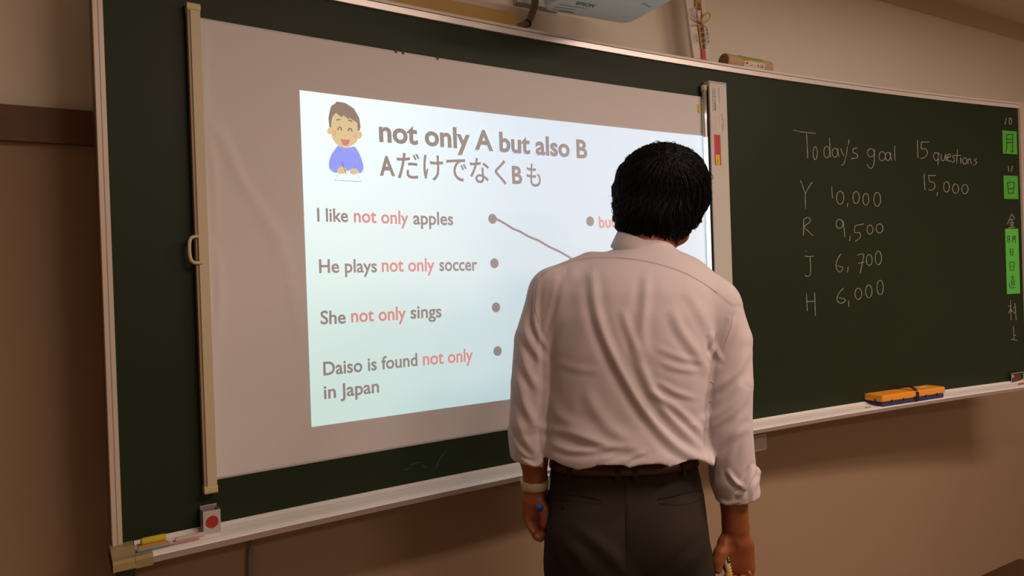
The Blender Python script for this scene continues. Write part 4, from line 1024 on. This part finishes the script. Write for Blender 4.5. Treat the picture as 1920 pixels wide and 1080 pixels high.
# belt
BR = [row(846, 1037, 1301, ZC+.02, .0985), row(857, 1034, 1303, ZC+.018, .1005), row(868, 1032, 1305, ZC+.015, .1035)]
vs = []; fs = []; n = 96
for ri, (z_, xc, a, yc, b) in enumerate(BR):
    for th in (.0035, -.002):
        for k in range(n):
            w = 2*math.pi*k/n; c_, s_ = math.cos(w), math.sin(w); e = 2/2.35
            vs.append((xc+(a+th)*abs(c_)**e*np.sign(c_), yc+(b+th)*abs(s_)**e*np.sign(s_), z_-.035*(FEET[0]-xc)*0+(.0)))
def vi(r, t, k): return (r*2+t)*n+k % n
for k in range(n):
    for r in (0, 1): fs += [(vi(r, 0, k), vi(r, 0, k+1), vi(r+1, 0, k+1), vi(r+1, 0, k)), (vi(r, 1, k), vi(r+1, 1, k), vi(r+1, 1, k+1), vi(r, 1, k+1))]
    fs += [(vi(0, 0, k), vi(0, 1, k), vi(0, 1, k+1), vi(0, 0, k+1)), (vi(2, 0, k), vi(2, 0, k+1), vi(2, 1, k+1), vi(2, 1, k))]
V = np.array(vs); V[:, 2] += (V[:, 0]-FEET[0])*math.tan(-ROLL)*0
belt = pobj('belt', V, fs, M['belt']); tb_ = bvh(belt)
for (x0_, x1_, y0_, y1_) in ((1153, 1163, 868, 902), (1186, 1196, 868, 901), (1280, 1287, 868, 896), (1062, 1070, 872, 903)):
    c = [onto(tb_, x0_, 880, .002), onto(tb_, x1_, 880, .002)]
    a, b = c; zt_, zb2 = PL(x0_, y0_, ZC-.09)[2], PL(x0_, y1_, ZC-.09)[2]
    vs = []
    for yy in (-.0015, .0015):
        for (p, z_) in ((a, zt_), (b, zt_), (b+[.0003, -.0015, 0], zb2), (a+[0, -.0015, 0], zb2)): vs.append((p[0], p[1]+yy, z_))
    pobj('belt_loop', vs, [(0, 1, 2, 3), (7, 6, 5, 4), (0, 4, 5, 1), (1, 5, 6, 2), (2, 6, 7, 3), (3, 7, 4, 0)], M['trousers'], trou, False)

# --- shirt: trunk, sleeves and rolled cuffs
hS = .0031
Sf = Field([lo[0]-.02, ZC-.20, PL(1170, 965, ZC)[2]-.03], [hi[0]+.02, ZC+.24, PL(1200, 440, ZC)[2]+.02], hS)
SB = [row(452, 1163, 1252, ZC+.045, .055), row(470, 1148, 1264, ZC+.040, .064), row(484, 1108, 1290, ZC+.030, .076), row(498, 1070, 1308, ZC+.022, .088), row(515, 1045, 1322, ZC+.015, .102), row(545, 1030, 1336, ZC+.010, .118),
      row(590, 1020, 1342, ZC+.005, .127), row(650, 1020, 1338, ZC+.003, .130), row(710, 1020, 1333, ZC+.005, .128), row(770, 1018, 1328, ZC+.008, .127), row(815, 1013, 1328, ZC+.008, .133),
      row(842, 1011, 1331, ZC+.006, .138), row(862, 1018, 1333, ZC+.008, .134), row(880, 1036, 1326, ZC+.012, .122), row(900, 1052, 1300, ZC+.015, .104)]
Sf.loft(SB, 2.25, 0)
# shoulders and sleeves (cloth radius)
Sf.cap(PL(1110, 512, ZC+.03), PL(1045, 549, ZC+.012), .046, .056, .035); Sf.cap(PL(1285, 530, ZC+.03), PL(1335, 575, ZC+.008), .046, .056, .035)
SL = [PL(1041, 556, ZC+.01), PL(1012, 640, ZC+.0), PL(1000, 720, ZC-.012), PL(994, 790, ZC-.012), PL(1000, 850, ZC+.0), PL(1005, 869, ZC+.003)]
Sf.chain(SL[:2], [.058, .053], .014); Sf.chain(SL[1:], [.053, .047, .044, .041, .040], .003)
SR = [PL(1334, 575, ZC+.005), PL(1362, 640, ZC-.003), PL(1366, 720, ZC-.018), PL(1365, 800, ZC-.022), PL(1371, 870, ZC-.012), PL(1380, 925, ZC-.003)]
Sf.chain(SR[:2], [.060, .052], .014); Sf.chain(SR[1:], [.052, .049, .049, .048, .043], .003)
# cuffs: thicker folded band, flaring to the outside
Sf.cap(PL(996, 818, ZC-.006), PL(1000, 848, ZC-.002), .046, .0455, .004); Sf.cap(PL(961, 804, ZC-.004), PL(968, 850, ZC), .011, .013, .006)
Sf.cap(PL(1374, 893, ZC-.010), PL(1382, 921, ZC-.004), .0495, .0465, .004); Sf.cap(PL(1413, 886, ZC-.006), PL(1409, 920, ZC-.004), .014, .011, .005)
Sf.cap(PL(1333, 868, ZC-.10), PL(1322, 862, ZC-.06), .008, .02, .02)
def halfspace(F_, p, nrm, lo_, hi_, k=.003):
    sl_, X, Y, Z = F_._win(lo_, hi_, 0); nrm = np.array(nrm, float); nrm /= np.linalg.norm(nrm)
    d = ((X-p[0])*nrm[0]+(Y-p[1])*nrm[1]+(Z-p[2])*nrm[2]).astype(np.float32); a = F_.a[sl_]
    hh = np.clip(.5-.5*(a-d)/k, 0, 1); F_.a[sl_] = a*(1-hh)+d*hh+k*hh*(1-hh) if False else np.maximum(a, d)
# sleeve openings (cut plane, then hollow)
c = PL(1003, 866, ZC); halfspace(Sf, c, PL(1010, 960, ZC)-PL(1003, 866, ZC)+np.array([-.022, 0, 0]), [c[0]-.08, c[1]-.09, c[2]-.09], [c[0]+.026, c[1]+.09, c[2]+.03])
c2 = PL(1384, 934, ZC); halfspace(Sf, c2, PL(1384, 1000, ZC)-c2+np.array([.016, 0, 0]), [c2[0]-.068, c2[1]-.09, c2[2]-.09], [c2[0]+.08, c2[1]+.09, c2[2]+.035])
Sf.cap(PL(1004, 848, ZC), PL(1006, 905, ZC+.003), .033, .040, .003, 'sub'); Sf.cap(PL(1378, 915, ZC-.003), PL(1383, 965, ZC), .037, .044, .003, 'sub')
# hem: scalloped edge blousing over the belt
hem = np.array([(1005, 855), (1020, 866), (1036, 878), (1054, 883), (1072, 886), (1098, 878), (1125, 862), (1145, 868), (1165, 876), (1186, 870), (1208, 857), (1222, 868), (1242, 876), (1270, 870), (1292, 865), (1316, 876), (1333, 882), (1341, 874), (1350, 866)], float)
sl_, X, Y, Z = Sf._win([PL(1000, 880, ZC)[0], ZC-.2, PL(1170, 960, ZC)[2]], [PL(1345, 880, ZC)[0], ZC+.2, PL(1170, 848, ZC)[2]], 0)
xs = Sf.ax[0][sl_[0]]; pxs = 960+F_PX*xs/(ZC-.1); hz_ = np.array([PL(p, np.interp(p, hem[:, 0], hem[:, 1]), ZC-.12)[2] for p in pxs], np.float32)
zrow = hz_[:, None, None]; aa = Sf.a[sl_]
inner = (np.abs(X-FEET[0]) < .175)
cut = (zrow-Z)+0*Y
Sf.a[sl_] = np.where(inner, np.maximum(aa, cut*.9), aa)
Ps, Fs = Sf.mesh(); del Sf
Ns = vnormals(Ps, Fs)
def c1(l): return [(940+x/2.348, 440+y/2.348) for x, y in l]
SF = [(c1([(400, 180), (418, 330), (468, 480), (560, 660), (650, 800), (770, 930), (925, 1010)]), 9, .0062, .75),
      (c1([(585, 400), (600, 520), (645, 650), (720, 770), (810, 870), (915, 960)]), 9, .0042, .7),
      (c1([(650, 690), (740, 740), (840, 830), (905, 905)]), 7, .0036, .8),
      (c1([(690, 650), (760, 690), (850, 720)]), 6, .0022, .6),
      (c1([(275, 190), (250, 330), (205, 480), (190, 620)]), 8, .0042, -.8),
      (c1([(320, 130), (290, 260), (262, 400), (240, 520)]), 10, .0026, .5),
      (c1([(640, 180), (632, 300), (622, 430), (640, 540)]), 9, .0034, .6),
      (c1([(540, 340), (560, 420), (600, 520)]), 8, .0030, .6),
      (c1([(760, 340), (790, 420), (860, 520), (905, 600)]), 9, .0034, .6),
      (c1([(820, 250), (880, 350), (925, 450)]), 9, .0024, .5),
      (c1([(180, 850), (260, 862), (350, 890), (470, 925), (600, 945)]), 8, .0040, .9),
      (c1([(230, 925), (300, 950), (400, 950), (520, 935)]), 6, .0032, .8),
      (c1([(190, 700), (250, 790), (340, 860), (420, 890)]), 12, .0032, .6),
      (c1([(380, 700), (430, 790), (500, 870), (600, 930)]), 12, .0032, .5),
      (c1([(530, 1005), (580, 975), (640, 955)]), 5, .0026, .8), (c1([(430, 1000), (470, 975), (520, 960)]), 5, .0022, .6),
      (c1([(700, 560), (780, 590), (880, 600)]), 6, .0016, .5), (c1([(690, 500), (790, 540), (880, 560)]), 6, .0014, .5), (c1([(240, 560), (330, 590), (430, 600)]), 7, .0013, .5),
      # armholes and sleeves
      (c1([(160, 200), (152, 300), (150, 400), (190, 490)]), 5, .0040, .9), (c1([(120, 250), (95, 360), (120, 470), (185, 560)]), 7, .0042, .8),
      (c1([(80, 480), (110, 590), (165, 680)]), 8, .0042, .7), (c1([(70, 600), (100, 740), (160, 850)]), 8, .0040, .6), (c1([(60, 780), (90, 880), (150, 960)]), 7, .0030, .6),
      (c1([(928, 440), (935, 490), (968, 550)]), 5, .0050, .9), (c1([(1020, 380), (985, 450), (930, 545)]), 6, .0048, .9),
      (c1([(880, 820), (950, 795), (1015, 740), (1060, 660)]), 8, .0062, -.9), (c1([(925, 690), (980, 650), (1040, 600), (1080, 520)]), 8, .0040, .7), (c1([(950, 940), (1000, 880), (1060, 790)]), 9, .0038, .6),
      (c1([(1000, 1000), (1030, 900), (1070, 850)]), 7, .0030, .6),
      ([(1338, 640), (1334, 700), (1328, 770), (1326, 830), (1331, 868)], 5, -.0065, 0), ([(1015, 625), (1019, 700), (1017, 770), (1012, 820), (1018, 862)], 5, -.0065, 0),
      # cuff creases
      ([(1322, 906), (1340, 930), (1362, 944), (1385, 940)], 3.5, .0055, .9), ([(1365, 885), (1380, 905), (1394, 914)], 4.5, .0065, .9), ([(1414, 878), (1402, 905), (1386, 930)], 4.5, .0075, .9), ([(1422, 898), (1412, 915), (1408, 935)], 4, .0035, .8),
      ([(975, 858), (990, 868), (1006, 872), (1022, 862)], 3.2, .005, .9), ([(958, 812), (970, 838), (990, 858)], 4, .0035, .8), ([(1024, 850), (1014, 862), (1004, 872)], 3.0, .003, .8)]
x_, y_ = PIX(Ps)
seamline = np.array([(1000, 530), (1015, 517), (1045, 498), (1080, 488), (1110, 484), (1140, 483), (1170, 484.5), (1200, 488), (1235, 495.5), (1260, 503), (1290, 515), (1320, 532), (1345, 550), (1372, 572)], float)
ysm = np.interp(x_, seamline[:, 0], seamline[:, 1])
face = np.clip(-Ns[:, 1]*2, 0, 1)
yoke = .0016*(1/(1+np.exp((y_-ysm)/1.0)))*face
body_w = np.clip((y_-500)/60, 0, 1)
dn = .0020*fnoise(Ps, 34, 11)*body_w+.0008*fnoise(Ps, 95, 12)*body_w
Ps = Ps+Ns*(1.0*folds(Ps, Ns, SF)+yoke+dn)[:, None]
shirt = pobj('shirt', Ps, Fs, M['shirt']); ts_ = bvh(shirt)
seam(ts_, [tuple(p) for p in seamline[1:-1]], .00055, M['shirt_seam'], 'yoke_seam', shirt, .0001, 5)
seam(ts_, [(1373, 590), (1371, 612), (1362, 636), (1354, 660)], .0006, M['shirt_seam'], 'armhole_seam', shirt, .0001)
seam(ts_, [(1012, 522), (1004, 545), (1003, 575), (1010, 606)], .0006, M['shirt_seam'], 'armhole_seam', shirt, .0001)
seam(ts_, [(1329, 905), (1340, 922), (1352, 936)], .0007, M['shirt_seam'], 'cuff_edge', shirt, .0002)
# collar: folded band round the neck
def ring(cpx, cpy, d, a, b, tilt, n=64): 
    c = PL(cpx, cpy, d); return [c+np.array([a*math.cos(w), b*math.sin(w), a*math.cos(w)*tilt[0]+b*math.sin(w)*tilt[1]]) for w in np.linspace(0, 2*math.pi, n, endpoint=False)]
tl_ = (-.42, .04)
rings = [ring(1207, 452, ZC+.045, .0535, .056, tl_), ring(1207, 455, ZC+.045, .0570, .0595, tl_), ring(1205, 466, ZC+.042, .0600, .0655, tl_), ring(1203, 481, ZC+.038, .0655, .0740, (-.38, .14)), ring(1203, 484, ZC+.038, .0650, .0735, (-.38, .14)), ring(1205, 468, ZC+.042, .055, .060, tl_)]
vs = [p for r_ in rings for p in r_]; n = 64; fs = []
for r_ in range(len(rings)):
    for k in range(n): a = r_*n+k; b = r_*n+(k+1) % n; r2 = ((r_+1) % len(rings))*n; fs.append((a, b, r2+(k+1) % n, r2+k))
co = pobj('collar', vs, fs, M['shirt'], shirt); fix_normals(co)

# --- hair: shaped cap and strands
Hf = Field(HC-.15, HC+.15, .003)
HE = (.103, .108, .099)
Hf.ell(HC+np.array([0, .0, .004]), HE, None, 0)
Hf.ell(PL(1244, 335, ZC+.08), (.085, .09, .070), None, .03)
Hf.ell(hp_(0, .115, -.075), (.080, .085, .090), HR, .01, 'sub')       # face
Hf.ell(PL(1226, 408, ZC+.050), (.080, .078, .066), None, .02); Hf.ell(PL(1222, 575, ZC+.05), (.11, .14, .108), None, .008, 'sub')    # nape edge
Ph, Fh = Hf.mesh(); del Hf
Nh = vnormals(Ph, Fh)
crown = PL(1262, 305, ZC-.01)
v_ = Ph-crown; ang = np.arctan2(v_[:, 0], -v_[:, 2]+.03)
Ph = Ph+Nh*(.0022*np.sin(ang*47+6*np.sin(v_[:, 2]*40))+.0016*np.sin(ang*113+2)+.002*fnoise(Ph, 60, 3))[:, None]
hair = pobj('hair', Ph, Fh, M['hair'])
ht = BVHTree.FromPolygons([tuple(p) for p in Ph], Fh)
mbs = [MB(), MB()]
cv = Vector(crown); hcv = Vector(HC)
def strand(root_dir, length, lift, r, mb, n=9, flare=0.0):
    p = hcv+root_dir*.2; hit_ = ht.ray_cast(p, -root_dir)
    if hit_[0] is None: return
    p = hit_[0]; pts = [p+hit_[1]*(lift-.001)]
    t = (p-cv); t = t-hit_[1]*t.dot(hit_[1])
    t = t.normalized() if t.length > .004 else Vector((random.uniform(-1, 1), -.3, -1)).normalized()
    g = Vector((0, 0, -1)); sw = random.uniform(-.18, .18)
    for i in range(n):
        t = (t*.80+g*.32+Vector((sw*.15, 0, 0))).normalized(); q = pts[-1]+t*(length/n)
        h_ = ht.find_nearest(q)
        if h_[0] is not None:
            dd = (q-h_[0]).dot(h_[1]); want = lift+flare*(i/n)**2
            if (q-h_[0]).length < .016: q = q+h_[1]*(want-dd)*.9
        t = (q-pts[-1]).normalized(); pts.append(q)
    rr_ = [r*(1-(i/(len(pts)-1))**3*.92) for i in range(len(pts))]
    mb.tube(pts, rr_, 3, cap=False)
for i in range(4300):
    d = Vector(rng.normal(size=3)); d.normalize()
    if d.y > .60 and d.z < .5: continue
    if d.z < -.72: continue
    strand(d, random.uniform(.045, .075), random.uniform(.0004, .0022), random.uniform(.0005, .0009), mbs[1 if random.random() < .22 else 0], flare=random.uniform(0, .003))
for i in range(900):                       # lower edge tips
    w = random.uniform(math.radians(-175), math.radians(-5)); d = Vector((math.cos(w), math.sin(w)*1.0, random.uniform(-.75, -.35))); d.normalize()
    strand(d, random.uniform(.018, .034), random.uniform(.0008, .003), random.uniform(.0005, .0009), mbs[0], n=6, flare=random.uniform(.0, .004))
for i in range(160):                        # flyaways
    d = Vector(rng.normal(size=3)); d.normalize()
    if d.y > .3 or d.z < -.2: continue
    strand(d, random.uniform(.02, .04), .003, .00022, mbs[0], n=7, flare=random.uniform(.004, .010))
for mb, m, nm in ((mbs[0], M['hair'], 'hair_strands'), (mbs[1], M['hair2'], 'hair_strands')):
    o = pobj(nm, mb.v, mb.f, m, hair); o['kind'] = 'stuff'
# brows
for sx in (-1, 1):
    q = [hp_(sx*(.014+.034*t), .098-.010*t*t, .022+.004*math.sin(t*3)) for t in np.linspace(0, 1, 6)]
    t_ = MB().tube(q, [.002, .003, .003, .0028, .002, .001], 6); pobj('eyebrow', t_.v, t_.f, M['hair'])

# --- watch band on the left wrist
wc_ = PL(1004, 905.5, ZC+.011); ax = (ARM_L[-1]-ARM_L[-2]); ax /= np.linalg.norm(ax)
e1 = np.array([1.0, 0, 0]); e1 -= ax*(e1@ax); e1 /= np.linalg.norm(e1); e2 = np.cross(ax, e1)
vs = []; fs = []; n = 48
for (tt, rr_) in ((-.0100, .0295), (-.0090, .0308), (.0090, .0300), (.0100, .0288), (.0095, .0250), (-.0095, .0255)):
    for k in range(n): w = 2*math.pi*k/n; vs.append(wc_+ax*tt+(e1*math.cos(w)*rr_*1.02+e2*math.sin(w)*rr_*.92))
for r_ in range(6):
    for k in range(n): a = r_*n+k; b = r_*n+(k+1) % n; r2 = ((r_+1) % 6)*n; fs.append((a, b, r2+(k+1) % n, r2+k))
wb = pobj('watch_band', vs, fs, M['watch'], person); fix_normals(wb); wb['label'] = 'pale watch band with small punched holes'
tw_ = bvh(wb)
for x in np.linspace(994, 1022, 8):
    c = onto(tw_, x, 907.5+(x-994)*-.06, .0005)
    if c is not None: disc(c, .0013, .0005, M['ink'], 'strap_hole', wb, 10)
wcc = wc_+e1*.0295
t_ = MB().box(wcc, (.008, .030, .030), bev=.003); pobj('watch_case', t_.v, t_.f, M['silver'], wb, False)
# --- shoes
for a_, sx in ((ankL, -.05), (ankR, .09)):
    q = Field([a_[0]-.09, a_[1]-.10, GZ-.005], [a_[0]+.10, a_[1]+.26, GZ+.11], .005)
    q.cap(a_+[0, -.025, -.045], a_+[sx*.3, .06, -.05], .038, .040, .02); q.cap(a_+[sx*.3, .05, -.052], a_+[sx, .17, -.058], .042, .032, .02); q.cap(a_+[0, -.01, -.02], a_+[0, -.012, .02], .038, .034, .02)
    q.a = np.maximum(q.a, (GZ+.001-q.ax[2])[None, None, :].astype(np.float32)+0*q.a)
    P_, F_ = q.mesh(); pobj('shoe', P_, F_, M['shoe'])

# --- what the hands hold (things of their own)
def pworld(p): return person.matrix_world@Vector(np.asarray(p)-FEET)
def held(name, segs, label):
    base = pworld(segs[0][0]); root = empty(name, base); tag(root, label, 'marker')
    for (a, b, ra, rb, m, nm) in segs:
        A_, B_ = pworld(a), pworld(b); MB().tube([A_, A_+(B_-A_)*.03, A_+(B_-A_)*.97, B_], [ra*.9, ra, rb, rb*.9], 20).build(nm, m, root, True)
    return root
a0, a1 = H(1359.5, 1040, -.012), H(1372, 1096, -.020)
dv = a1-a0
mk = held('marker_pen', [(a0, a0+dv*.95, .0068, .0068, M['pen_white'], 'barrel'), (a0-dv*.12, a0+dv*.02, .0060, .0066, M['black'], 'cap'), (a0+dv*.95, a1+dv*.1, .006, .0045, M['pen_white'], 'end')], 'white marker pen with black and yellow label held in the right hand')
# label wrapped on the barrel
ax = dv/np.linalg.norm(dv); e1 = np.array([1.0, 0, 0]); e1 -= ax*(e1@ax); e1 /= np.linalg.norm(e1); e2 = np.cross(ax, e1); e2 = -e2 if e2[1] > 0 else e2
def wrap(t0, t1, w0, w1, r, m, nm):
    vs = []; fs = []
    for t in (t0, t1):
        for k in range(9): w = math.radians(w0+(w1-w0)*k/8); vs.append(pworld(a0+dv*t+r*(e1*math.cos(w)+e2*math.sin(w))))
    for k in range(8): fs.append((k, k+1, 10+k, 9+k))
    newobj(nm, vs, fs, m, mk, True)
wrap(.02, .28, -10, 95, .0071, M['black'], 'black_label'); wrap(.28, .93, -10, 95, .0071, M['pen_yellow'], 'yellow_label')
for t in (.34, .44, .54, .64): wrap(t, t+.05, 20, 60, .00725, M['ink'], 'label_print')
for t in (.08, .16): wrap(t, t+.04, 25, 60, .00725, M['paper'], 'label_print')
b0, b1 = H(1013, 953, -.022), H(1022, 967, .008); bv = b1-b0
held('marker_pen', [(b0-bv*.1, b1+bv*.7, .0070, .0070, M['blue_pen'], 'barrel'), (b0-bv*.35, b0-bv*.05, .0050, .0072, M['blue_pen'], 'cap')], 'blue marker pen held in the left hand against the trousers')
